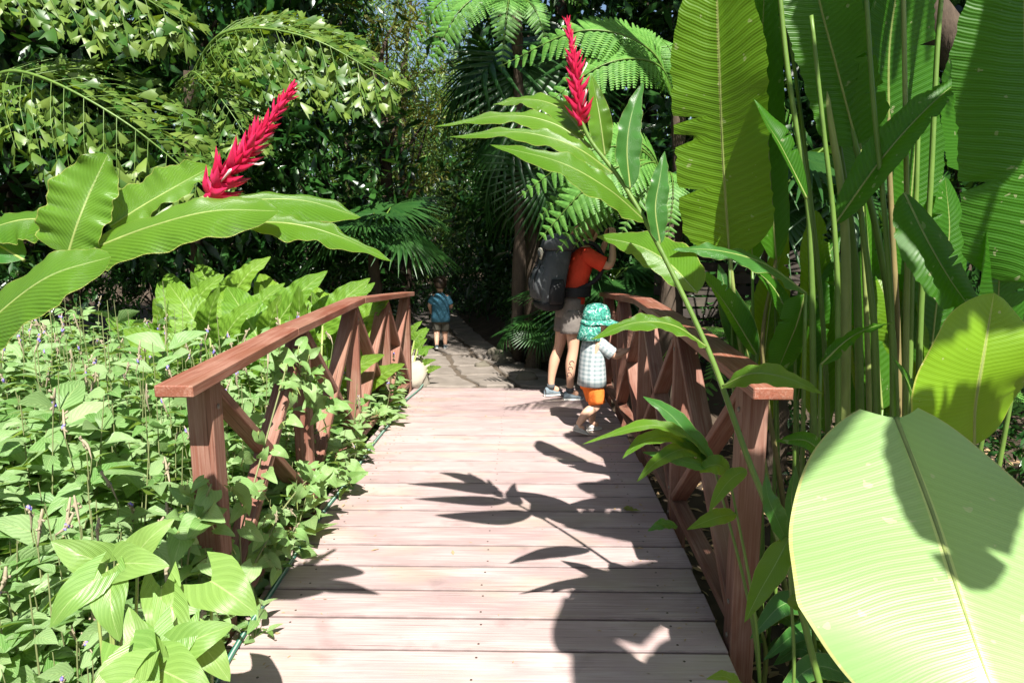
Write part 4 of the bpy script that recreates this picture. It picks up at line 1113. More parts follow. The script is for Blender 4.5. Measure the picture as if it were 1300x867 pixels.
# ------------------------------------------------------------------ background trees, shrubs, fence
def crown_mesh(seed, rad, ncl, per, leafL, mat, hollow=.35, tmpl=None, wr=.42):
    r = np.random.default_rng(seed)
    u = nrm(r.normal(size=(ncl, 3))) * (r.uniform(hollow, 1, ncl) ** .6)[:, None]
    C = u * np.array(rad)
    P = (C[:, None] + r.normal(0, 1, (ncl, per, 3)) * np.array(rad).mean() * .13).reshape(-1, 3)
    out = nrm(np.repeat(C, per, 0) + 1e-3)
    D = nrm(out * .5 + r.normal(0, .7, P.shape) + np.array([0, -.1, -.35]))
    N = nrm(r.normal(0, .55, P.shape) + np.array([0, -.35, .8]))
    L = leafL * r.uniform(.6, 1.25, len(P))
    mb = MB(); mb.scatter(P, D, N, L, L * wr, *(tmpl or LT_small))
    return mb.mesh('crown', mat), C
CR = {
    'glossy': [crown_mesh(200 + k, (1.7, 1.5, 1.8), 150, 20, .27, M['dark'], .3) for k in range(3)],
    'airy': [crown_mesh(210 + k, (1.9, 1.6, 2.2), 150, 24, .19, M['mid'], .2, None, .28) for k in range(2)],
    'yellow': [crown_mesh(215, (1.3, 1.0, 1.1), 60, 18, .15, M['yellow'], .2, None, .30)],
    'canopy': [crown_mesh(220 + k, (2.4, 2.2, 1.0), 170, 20, .22, M['dark'], .1) for k in range(2)],
    'shrub': [crown_mesh(230 + k, (.75, .6, .65), 75, 18, .10, M['dark'], .2) for k in range(3)],
}
def tree(label, x, y, cz, kind, k, s=1.0, group=None, base=None, name='broadleaf_tree', cat='tree', sz=1.0):
    me, C = CR[kind][k % len(CR[kind])]
    bx, by = base or (x, y)
    z = float(ground_z(bx, by)) - .03
    t = thing(name, label, cat, (bx, by, z), group)
    rr = random.Random(k * 7 + int(x * 10))
    rot = rr.uniform(-.5, .5) + rr.choice([0, 3.14159])
    Mc = Matrix.Translation((x - bx, y - by, cz - z)) @ Matrix.Rotation(rot, 4, 'Z') @ Matrix.Diagonal((s, s, s * sz, 1))
    c = inst('crown', me, t, Mc); c['kind'] = 'stuff'
    mb = MB()
    o = np.array([bx, by, z]); top = np.array([x, y, cz]) - o
    r0 = (.05 + .035 * cz * .6) * (1 if kind != 'shrub' else .35)
    sp = spline([(0, 0, 0), top * .5 + np.array([rr.uniform(-.2, .2), rr.uniform(-.15, .15), 0]) * s, top], 14)
    mb.tube(sp + o, np.linspace(r0, r0 * .45, 14), 8)
    part('trunk', mb, M['bark'], t)
    idx = np.random.default_rng(k).choice(len(C), {'shrub': 5, 'airy': 5, 'yellow': 4}.get(kind, 9), replace=False)
    for i in idx:
        e = np.array(Mc @ Vector(C[i]))
        st_ = sp[8 + int(i) % 6]
        mb = MB(); mb.tube(spline([st_, (st_ + e) / 2 + np.array([0, 0, .12 * s]), e], 8) + o, np.linspace(r0 * .35, r0 * .08, 8), 6)
        part('limb', mb, M['bark'], t)
    return t
GL = 'dense dark tree with broad glossy leaves behind the fishtail palms'
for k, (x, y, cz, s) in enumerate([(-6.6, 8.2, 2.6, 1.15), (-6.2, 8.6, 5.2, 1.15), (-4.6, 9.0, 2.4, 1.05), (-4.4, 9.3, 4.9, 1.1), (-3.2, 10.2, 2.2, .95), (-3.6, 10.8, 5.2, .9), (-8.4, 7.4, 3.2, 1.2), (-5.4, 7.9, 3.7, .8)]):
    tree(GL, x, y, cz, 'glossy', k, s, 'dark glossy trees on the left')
RL = 'dark broad-leaved tree in the shade behind the heliconia clump'
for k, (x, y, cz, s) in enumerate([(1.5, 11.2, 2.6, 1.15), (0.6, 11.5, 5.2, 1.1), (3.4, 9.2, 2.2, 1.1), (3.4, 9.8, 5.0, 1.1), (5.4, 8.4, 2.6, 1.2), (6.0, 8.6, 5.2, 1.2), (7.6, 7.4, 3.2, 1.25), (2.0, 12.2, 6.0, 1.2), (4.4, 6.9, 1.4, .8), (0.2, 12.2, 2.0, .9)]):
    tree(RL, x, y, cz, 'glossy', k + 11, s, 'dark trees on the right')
ML = 'loose light-green tree far behind the path with sky showing through'
for k, (x, y, cz, s) in enumerate([(-2.2, 12.8, 2.0, .7), (-4.9, 14.5, 2.4, 1.0), (-4.2, 16.5, 5.0, 1.15), (-2.9, 17.5, 2.2, 1.1), (-2.6, 15.5, 5.2, .9), (-1.6, 16.0, 2.6, 1.0), (-6.2, 15.0, 4.6, 1.0), (-0.8, 15.2, 4.6, .95)]):
    tree(ML, x, y, cz, 'airy', k, s, 'loose trees beyond the path', sz=.9)
tree('small tree with yellowish leaf sprays high behind the fan palm', -2.3, 11.0, 4.2, 'yellow', 0, 1.0)
tree('small tree with yellowing leaves low beside the path bend', -2.1, 12.0, 3.0, 'yellow', 0, .8)
tree('thick-trunked tree whose bare brown trunk shows left of the fan palm', -3.35, 11.4, 4.9, 'airy', 1, .8)
# distant hedge of trees closing the garden
for k in range(11):
    a = -0.75 + 1.5 * k / 10
    tree('distant tree standing in the row that closes the garden', 24 * math.sin(a), 22 * math.cos(a) + 2, 2.6 + (k % 3) * .6, 'airy' if k % 2 else 'glossy', k + 3, 1.9, 'row of distant trees')
# high canopies that shade the far side of the bridge
CN = 'tall tree spreading its high canopy over the garden beyond the bridge'
for k, (x, y, cz, b, s) in enumerate([(-4.6, 5.7, 7.6, (-7.8, 4.8), 1.1), (3.6, 5.6, 7.6, (7.4, 4.4), 1.1), (-.2, 6.6, 8.0, (6.8, 6.4), 1.0), (-6.6, 5.6, 7.8, (-9.0, 5.0), 1.0), (6.6, 5.0, 7.8, (8.8, 5.0), 1.0), (.7, 3.9, 7.2, (5.2, 3.2), .42), (3.2, 9.0, 8.6, (6.6, 9.8), 1.1)]):
    tree(CN, x, y, cz, 'canopy', k, s, 'tall shade trees', base=b)
SL = 'dark leafy shrub filling the shade beside the path'
for k, (x, y, h, s) in enumerate([(.75, 8.8, .45, .8), (.35, 9.8, .55, .9), (-.05, 10.9, .6, .9), (-.5, 12.2, .7, 1.0), (1.5, 8.6, .6, 1.0), (2.3, 8.4, .7, 1.0), (.9, 9.9, 1.2, 1.1), (.5, 11.2, 1.4, 1.1), (.1, 12.6, 1.3, 1.1), (1.9, 9.8, 1.3, 1.2), (-.4, 13.6, 1.1, 1.2),
                                  (-2.1, 9.6, .5, .9), (-2.6, 9.0, .7, 1.0), (-2.5, 10.8, .6, 1.0), (-3.0, 12.2, .8, 1.2), (-3.6, 9.0, .8, 1.1), (-4.6, 8.2, .8, 1.1), (-5.6, 7.4, .8, 1.1), (-6.4, 6.8, 1.0, 1.2), (-3.4, 13.6, .8, 1.2),
                                  (-1.7, 13.6, .5, 1.1), (-2.4, 14.4, .9, 1.2), (-1.2, 14.6, 1.0, 1.2), (2.4, 7.2, .4, .8), (3.2, 6.6, .5, .9), (4.2, 6.0, .6, 1.0), (5.0, 5.2, .7, 1.1), (2.2, 5.6, .2, .7), (3.0, 5.0, .3, .8), (2.2, 4.3, 0., .6), (2.9, 3.9, .1, .7), (3.6, 4.2, .4, .9), (1.9, 3.6, -.05, .5)]):
    if x < -1.9: SL, sg_ = 'dark leafy shrub between the big-leaf plants and the trees left of the path', 'shrubs left of the path'
    elif y > 7.9: SL, sg_ = 'dark leafy shrub on the bank along the right side of the stone path', 'shrubs on the path bank'
    elif y > 4.9: SL, sg_ = 'dark leafy shrub at the foot of the slatted fence', 'shrubs by the fence'
    else: SL, sg_ = 'low dark shrub on the soil behind the heliconia stems', 'shrubs behind the heliconias'
    tree(SL, x, y, h, 'shrub', k, s, sg_, name='leafy_shrub', cat='shrub')
# small plants at the left path edge
for k, (px, py, Y) in enumerate([(528, 425, 7.4), (532, 440, 7.2), (524, 410, 7.8)]):
    p = at(px, py, Y); taro(p[0] - .12, p[1], 'small bright big-leaf plant at the path edge above the boulder', p[2] + .05, 140 + k, 'small plants above the boulder', .32, 6)

fen = thing('slatted_fence', 'dark weathered slatted fence in the shade behind the heliconias', 'fence', (3.2, 7.4, -.07))
for k in range(6):
    x = 1.5 + k * .85
    beam('post', (x, 7.45, -.3), (x, 7.45, 1.45), .09, .09, M['fence'], fen)
for k in range(11):
    beam('slat', (1.4, 7.38, .06 + k * .125), (5.9, 7.38, .06 + k * .125), .10, .022, M['fence'], fen, (0, 0, 1))

# ------------------------------------------------------------------ people
M['skin'] = plainmat('skin', (0.52, 0.30, 0.20), 0.5, 0.08, 6.0, 0.4, 0.0)
M['skin_kid'] = plainmat('skin_kid', (0.55, 0.33, 0.23), 0.5, 0.08, 6.0, 0.4, 0.0)
M['red'] = plainmat('red_cotton', (0.60, 0.055, 0.025), 0.85, 0.2, 11.0, 0.15, 0.8)
M['khaki'] = plainmat('khaki_cotton', (0.145, 0.128, 0.115), 0.85, 0.25, 12.0, 0.15, 0.7)
M['pack'] = plainmat('pack_cloth', (0.065, 0.07, 0.073), 0.75, 0.4, 9.0, 0.25, 0.6)
M['pack_blk'] = plainmat('pack_black', (0.012, 0.012, 0.013), 0.7, 0.2, 20.0, 0.3, 0.1)
M['pack_tag'] = plainmat('pale_disc', (0.55, 0.50, 0.40), 0.6, 0.1, 8.0, 0.3, 0.0)
M['orange'] = plainmat('orange_cotton', (0.75, 0.17, 0.03), 0.85, 0.2, 14.0, 0.15, 0.6)
def hatmat():
    m, nt = newmat('hat_cloth'); N = NT(nt)
    tc = N('TexCoord'); no = N('TexNoise', i_Scale=26.0, i_Detail=3.0, i_Distortion=2.0); N.l(tc.outputs['Object'], no.inputs['Vector'])
    c = N.ramp(no.outputs[0], [(0.36, (0.01, 0.07, 0.06)), (0.46, (0.02, 0.20, 0.14)), (0.56, (0.04, 0.27, 0.20)), (0.66, (0.40, 0.52, 0.48))])
    bs = N('BsdfPrincipled', i_Roughness=.85); N.l(c, bs.inputs['Base Color'])
    bp = N('Bump', i_Strength=.5, i_Distance=.01); N.l(no.outputs[0], bp.inputs['Height']); N.l(bp.outputs[0], bs.inputs['Normal'])
    o = N('OutputMaterial'); N.l(bs.outputs[0], o.inputs[0])
    return m
M['hat'] = hatmat()
M['teal'] = plainmat('teal_cotton', (0.05, 0.15, 0.22), 0.85, 0.12, 25.0, 0.2, 0.15)
M['navy'] = plainmat('dark_shorts', (0.05, 0.05, 0.05), 0.85, 0.3, 30.0, 0.2, 0.1, (0.10, 0.09, 0.06))
M['hair'] = plainmat('dark_hair', (0.03, 0.018, 0.010), 0.6, 0.3, 40.0, 0.4, 0.3)
M['hair_br'] = plainmat('brown_hair', (0.16, 0.08, 0.035), 0.6, 0.3, 40.0, 0.4, 0.3)
M['shoe'] = plainmat('grey_shoe', (0.16, 0.20, 0.22), 0.7, 0.3, 30.0, 0.3, 0.1, (0.06, 0.08, 0.10))
M['shoe_lt'] = plainmat('pale_shoe', (0.42, 0.40, 0.38), 0.7, 0.2, 30.0, 0.3, 0.1)
M['sole'] = plainmat('white_sole', (0.6, 0.58, 0.54), 0.7, 0.1, 20.0, 0.3, 0.0)
M['ink'] = plainmat('ink', (0.05, 0.04, 0.05), 0.6, 0.1, 10.0, 0.3, 0.0)
def plaidmat():
    m, nt = newmat('plaid_cotton'); N = NT(nt)
    tc = N('TexCoord'); sep = N('SeparateXYZ'); N.l(tc.outputs['UV'], sep.inputs[0])
    a = N.math('GREATER_THAN', N.math('SINE', N.math('MULTIPLY', sep.outputs[0], 88.0)), .1)
    b = N.math('GREATER_THAN', N.math('SINE', N.math('MULTIPLY', sep.outputs[1], 190.0)), .1)
    f = N.math('MULTIPLY', N.math('ADD', a, b), .5)
    c = N.mix(f, (0.40, 0.43, 0.43), (0.17, 0.22, 0.235))
    bs = N('BsdfPrincipled', i_Roughness=.85); N.l(c, bs.inputs['Base Color'])
    o = N('OutputMaterial'); N.l(bs.outputs[0], o.inputs[0])
    return m
M['plaid'] = plaidmat()

def skin_body(parent, J, E, mat, name='body', root='pelvis'):
    """one continuous figure grown over a skeleton: J joint -> (xyz, radius)"""
    names = list(J); ix = {n: i for i, n in enumerate(names)}
    me = bpy.data.meshes.new(name)
    me.from_pydata([J[n][0] for n in names], [(ix[a], ix[b]) for a, b in E], [])
    me.materials.append(mat)
    o = bpy.data.objects.new(name, me); link(o, parent)
    md = o.modifiers.new('skin', 'SKIN'); md.use_smooth_shade = True
    for n in names:
        sv = me.skin_vertices[0].data[ix[n]]
        rad = J[n][1]
        sv.radius = rad if isinstance(rad, tuple) else (rad, rad)
        sv.use_root = n == root
    ss = o.modifiers.new('subdivision', 'SUBSURF'); ss.levels = 2; ss.render_levels = 2
    return o
def loft(mb, rings, n=20, sq=1.0):
    """rings: (centre xyz, rx, ry) horizontal ellipses"""
    a = np.linspace(0, 2 * np.pi, n, endpoint=False)
    c, s = np.cos(a), np.sin(a)
    c2, s2 = np.sign(c) * np.abs(c) ** sq, np.sign(s) * np.abs(s) ** sq
    P = np.array([np.stack([ce[0] + rx * c2, ce[1] + ry * s2, np.full(n, ce[2])], -1) for ce, rx, ry in rings])
    uv = np.stack(np.broadcast_arrays(a[None] / 6.283, np.array([q[0][2] for q in rings])[:, None]), -1)
    b = mb.n; mb.grid(P, uv, closed=True)
    return b
def capped_loft(mb, rings, n=20, sq=1.0):
    b = loft(mb, rings, n, sq); m = len(rings)
    mb.idx.append(b + np.arange(n)[::-1]); mb.size.append(np.array([n]))
    mb.idx.append(b + (m - 1) * n + np.arange(n)); mb.size.append(np.array([n]))
def add_hand(J, E, wrist, side, fwd, upv, s=1.0, tag_=''):
    """palm and five bent fingers; wrist is a joint name"""
    w = np.array(J[wrist][0]); f, u, sd = nrm(fwd), nrm(upv), nrm(side)
    palm = w + f * .05 * s
    J['palm' + tag_] = (tuple(palm), (.030 * s, .016 * s)); E.append((wrist, 'palm' + tag_))
    for k, (o, l) in enumerate([(-.027, .062), (-.010, .074), (.010, .070), (.027, .056)]):
        a = palm + f * .035 * s + sd * o * s
        b = a + f * l * .5 * s - u * .008 * s
        c = b + f * l * .38 * s - u * .026 * s
        for nme, q, rr in (('a', a, .0105), ('b', b, .009), ('c', c, .0075)):
            J[f'fin{k}{nme}{tag_}'] = (tuple(q), rr * s)
        E += [('palm' + tag_, f'fin{k}a{tag_}'), (f'fin{k}a{tag_}', f'fin{k}b{tag_}'), (f'fin{k}b{tag_}', f'fin{k}c{tag_}')]
    a = w + f * .03 * s - sd * .03 * s; b = a + f * .03 * s - sd * .022 * s - u * .012 * s; c = b + f * .026 * s - u * .014 * s
    for nme, q, rr in (('a', a, .012), ('b', b, .0105), ('c', c, .008)): J[f'th{nme}{tag_}'] = (tuple(q), rr * s)
    E += [(wrist, 'tha' + tag_), ('tha' + tag_, 'thb' + tag_), ('thb' + tag_, 'thc' + tag_)]
def shoe(parent, ankle, yaw, L, mat, pitch=0.0, name='shoe'):
    """ankle: point above the heel, local; y forward"""
    mb, ms = MB(), MB()
    S = [(-.28, .34, .62), (-.2, .42, .72), (.0, .44, .66), (.25, .50, .46), (.5, .52, .34), (.68, .40, .27), (.76, .16, .16)]
    def ring(y, w, z0, z1, n=14):
        a = np.linspace(0, 2 * np.pi, n, endpoint=False)
        return np.stack([w * np.cos(a), np.full(n, y), (z0 + z1) / 2 + (z1 - z0) / 2 * np.sign(np.sin(a)) * np.abs(np.sin(a)) ** .7], -1)
    up = np.array([ring(y * L, w * L * .42, .07 * L, z * L * .62) for y, w, z in S])
    so = np.array([ring(y * L * 1.03, w * L * .46, 0, .10 * L) for y, w, z in S])
    cs, sn = math.cos(yaw), math.sin(yaw); cp, spn = math.cos(pitch), math.sin(pitch)
    def tr(P):
        P = P.copy(); y, z = P[..., 1] - .5 * L, P[..., 2].copy()
        P[..., 1], P[..., 2] = y * cp - z * spn + .5 * L, y * spn + z * cp
        return np.stack([P[..., 0] * cs - P[..., 1] * sn + ankle[0], P[..., 0] * sn + P[..., 1] * cs + ankle[1], P[..., 2] + ankle[2]], -1)
    for b, P in ((mb, up), (ms, so)):
        P = tr(P); k = b.n; b.grid(P, P[..., :2], closed=True)
        b.idx.append(k + np.arange(14)); b.size.append(np.array([14])); b.idx.append(k + (len(S) - 1) * 14 + np.arange(14)[::-1]); b.size.append(np.array([14]))
    OFF[parent] = np.zeros(3)
    o = part(name, mb, mat, parent); part('sole', ms, M['sole'], o)
def garment(parent, name, mb, mat, thick=.006):
    OFF[parent] = np.zeros(3)
    o = part(name, mb, mat, parent)
    sd = o.modifiers.new('cloth', 'SOLIDIFY'); sd.thickness = thick; sd.offset = 0
    return o

# ---- the woman with the backpack
wp = on_ground(712, 506, 0.0)
WX, WY = float(wp[0]) + .01, float(wp[1]) + .05
WRZ = R(-74)
def lean_y(z): return .035 * np.clip(z - .1, 0, 2) + .02 * np.clip(z - .9, 0, 2)
def lean(mb):
    for v in mb.v: v[:, 1] += lean_y(v[:, 2])
    return mb
wom = thing('person', 'woman in red T-shirt and khaki shorts on the bridge, hands raised to her face', 'person', (WX, WY, deck_z(WY) + .002), None, WRZ)
wom.scale = (.92, .92, 1.0)
J = {'pelvis': ((0, .05, .90), (.15, .115)), 'waist': ((0, .08, 1.05), (.125, .10)), 'chest': ((0, .13, 1.24), (.14, .105)), 'neckbase': ((0, .155, 1.385), (.075, .065)),
     'neck': ((0, .175, 1.45), .05), 'jaw': ((0, .215, 1.50), (.062, .07)), 'head': ((0, .215, 1.575), (.078, .095)), 'crown': ((0, .205, 1.645), (.062, .075)), 'nose': ((0, .318, 1.545), .012)}
E = [('pelvis', 'waist'), ('waist', 'chest'), ('chest', 'neckbase'), ('neckbase', 'neck'), ('neck', 'jaw'), ('jaw', 'head'), ('head', 'crown'), ('head', 'nose')]
for s, t_ in ((-1, 'l'), (1, 'r')):
    fy = .05 if s > 0 else -.08
    J['hip' + t_] = ((s * .09, .05, .84), .098); J['thigh' + t_] = ((s * .10, .045 + fy * .3, .66), .082); J['knee' + t_] = ((s * .105, .04 + fy * .6, .475), .056)
    J['calf' + t_] = ((s * .108, .005 + fy * .8, .34), .060); J['shin' + t_] = ((s * .11, .0 + fy, .18), .040); J['ankle' + t_] = ((s * .112, .0 + fy, .085), .036); J['foot' + t_] = ((s * .118, .09 + fy, .045), .034)
    J['shoulder' + t_] = ((s * .155, .15, 1.345), .062); J['elbow' + t_] = ((s * .215, .36, 1.245), .043); J['forearm' + t_] = ((s * .17, .41, 1.33), .040); J['wrist' + t_] = ((s * .09, .43, 1.465), .027)
    E += [('pelvis', 'hip' + t_), ('hip' + t_, 'thigh' + t_), ('thigh' + t_, 'knee' + t_), ('knee' + t_, 'calf' + t_), ('calf' + t_, 'shin' + t_), ('shin' + t_, 'ankle' + t_), ('ankle' + t_, 'foot' + t_),
          ('chest', 'shoulder' + t_), ('shoulder' + t_, 'elbow' + t_), ('elbow' + t_, 'forearm' + t_), ('forearm' + t_, 'wrist' + t_)]
    add_hand(J, E, 'wrist' + t_, (0, s, 0), (-s * .25, .05, .95), (s, -.3, .1), 1.0, t_)
J = {k_: ((p_[0], p_[1] + float(lean_y(p_[2])), p_[2]), r_) for k_, (p_, r_) in J.items()}
body = skin_body(wom, J, E, M['skin'])
mb = MB()
loft(mb, [((0, .065, .905), .168, .128), ((0, .07, .98), .158, .122), ((0, .085, 1.06), .146, .118), ((0, .115, 1.18), .158, .124), ((0, .135, 1.28), .172, .125), ((0, .145, 1.35), .165, .112), ((0, .155, 1.395), .115, .088), ((0, .16, 1.42), .068, .064)])
for s in (-1, 1): mb.tube(spline([(s * .11, .15, 1.35), (s * .165, .17, 1.335), (s * .195, .245, 1.295), (s * .21, .30, 1.268)], 8), [.072, .075, .072, .070, .069, .068, .068, .07], 14, cap=False)
garment(wom, 'shirt', lean(mb), M['red'])
mb = MB()
loft(mb, [((0, .05, .78), .178, .135), ((0, .05, .84), .182, .140), ((0, .055, .92), .172, .132), ((0, .07, 1.00), .152, .12)])
for s in (-1, 1): mb.tube(spline([(s * .085, .05, .84), (s * .098, .045, .74), (s * .105, .045, .635)], 7), [.10, .108, .112, .112, .111, .112, .114], 16, cap=False)
garment(wom, 'shorts', lean(mb), M['khaki'])
for s, fy in ((-1, -.08), (1, .05)): shoe(wom, (s * .113, fy - .01, 0.0), -s * .12, .20, M['shoe'])
for s, fy in ((-1, -.08), (1, .05)):
    mb = MB(); mb.tube([(s * .112, fy, .075), (s * .111, fy, .12)], [.043, .042], 12); part('sock', mb, M['pack'], wom)
mb = MB()
capped_loft(mb, [((0, .20, 1.50), .060, .065), ((0, .185, 1.54), .088, .085), ((0, .19, 1.60), .092, .098), ((0, .195, 1.655), .080, .088), ((0, .20, 1.688), .045, .05)])
mb.tube(spline([(0, .10, 1.60), (0, .05, 1.57), (0, .05, 1.48), (0, .075, 1.42)], 8), [.028, .03, .032, .032, .03, .026, .02, .012], 9)
part('hair', lean(mb), M['hair_br'], wom)
mb = MB()
for q in range(3):
    th = np.linspace(0, 4.6, 22); c0 = (.0, .30 - q * .05)
    a_ = .25 + .55 * np.cos(th) * (1 - th / 7) - .2 * q; zz = .36 - q * .055 + .030 * np.sin(th) * (1 - th / 7)
    rr = .0575 - .014 * np.clip((.36 - zz) / .16, 0, 1)
    mb.tube(np.stack([.108 + rr * np.cos(a_ - .5), .047 + rr * np.sin(a_ - .5), zz], -1), .0028, 4)
o = part('tattoo', lean(mb), M['ink'], wom)
mb = MB(); mb.tube(spline([(.03, .45, 1.56), (-.03, .45, 1.56)], 3), .032, 10); part('camera', lean(mb), M['pack_blk'], wom)
bpo = thing('backpack', 'large grey and black trekking backpack on the woman\'s back', 'backpack', (WX, WY, deck_z(WY) + .002), None, WRZ)
OFF[bpo] = np.zeros(3); bpo.scale = (1.1, 1.08, 1.02)
mb = MB(); capped_loft(mb, [((0, -.15, .86), .12, .075), ((0, -.155, .885), .155, .105), ((0, -.16, 1.0), .165, .115), ((0, -.15, 1.15), .168, .118), ((0, -.13, 1.28), .165, .115), ((0, -.11, 1.36), .15, .105), ((0, -.10, 1.40), .11, .08)], 24, .62); part('main_bag', lean(mb), M['pack'], bpo)
mb = MB(); capped_loft(mb, [((0, -.11, 1.37), .155, .115), ((0, -.108, 1.39), .172, .130), ((0, -.10, 1.45), .165, .125), ((0, -.085, 1.50), .13, .10), ((0, -.08, 1.515), .08, .06)], 24, .6); part('lid', lean(mb), M['pack'], bpo)
mb = MB(); capped_loft(mb, [((0, -.245, .93), .07, .02), ((0, -.265, .95), .11, .045), ((0, -.27, 1.08), .115, .05), ((0, -.25, 1.20), .11, .04), ((0, -.235, 1.23), .08, .02)], 20, .6); part('front_pocket', lean(mb), M['pack'], bpo)
mb = MB(); capped_loft(mb, [((0, -.15, .83), .10, .06), ((0, -.155, .85), .15, .10), ((0, -.158, .90), .168, .119), ((0, -.158, .915), .16, .11)], 24, .62); part('base_panel', lean(mb), M['pack_blk'], bpo)
for s in (-1, 1):
    mb = MB(); capped_loft(mb, [((s * .165, -.15, .90), .03, .05), ((s * .185, -.15, .93), .035, .065), ((s * .188, -.15, 1.05), .032, .065), ((s * .18, -.15, 1.12), .02, .05)], 14, .7); part('side_pocket', lean(mb), M['pack_blk'], bpo)
    mb = MB(); mb.tube(spline([(s * .09, -.02, 1.36), (s * .10, .10, 1.435), (s * .11, .20, 1.40), (s * .125, .265, 1.28), (s * .14, .22, 1.12), (s * .13, .05, 1.02), (s * .10, -.06, 1.0)], 24), .021, 8); part('shoulder_strap', lean(mb), M['pack_blk'], bpo)
    mb = MB(); mb.tube(spline([(s * .06, -.272, .93), (s * .065, -.325, 1.08), (s * .06, -.265, 1.26), (s * .06, -.235, 1.38)], 14), .006, 6); part('compression_strap', lean(mb), M['pack_blk'], bpo)
mb = MB()
th = np.linspace(0, 2 * np.pi, 30, endpoint=False)
G_ = np.array([[(.172 * math.cos(a), .065 + .135 * math.sin(a), z) for a in th] for z in (.955, .965, 1.03, 1.04)]); mb.grid(G_, G_[..., :2], closed=True); garment(bpo, 'hip_belt', lean(mb), M['pack_blk'], .02)
mb = MB(); mb.tube([(.0, -.245, 1.34), (.0, -.262, 1.337), (.0, -.266, 1.336)], [.052, .052, .042], 20); o = part('round_tag', lean(mb), M['pack_tag'], bpo)
mb = MB(); mb.tube([(.0, -.262, 1.336), (.0, -.2705, 1.334)], [.034, .032], 18); part('tag_disc', lean(mb), M['pack'], o)

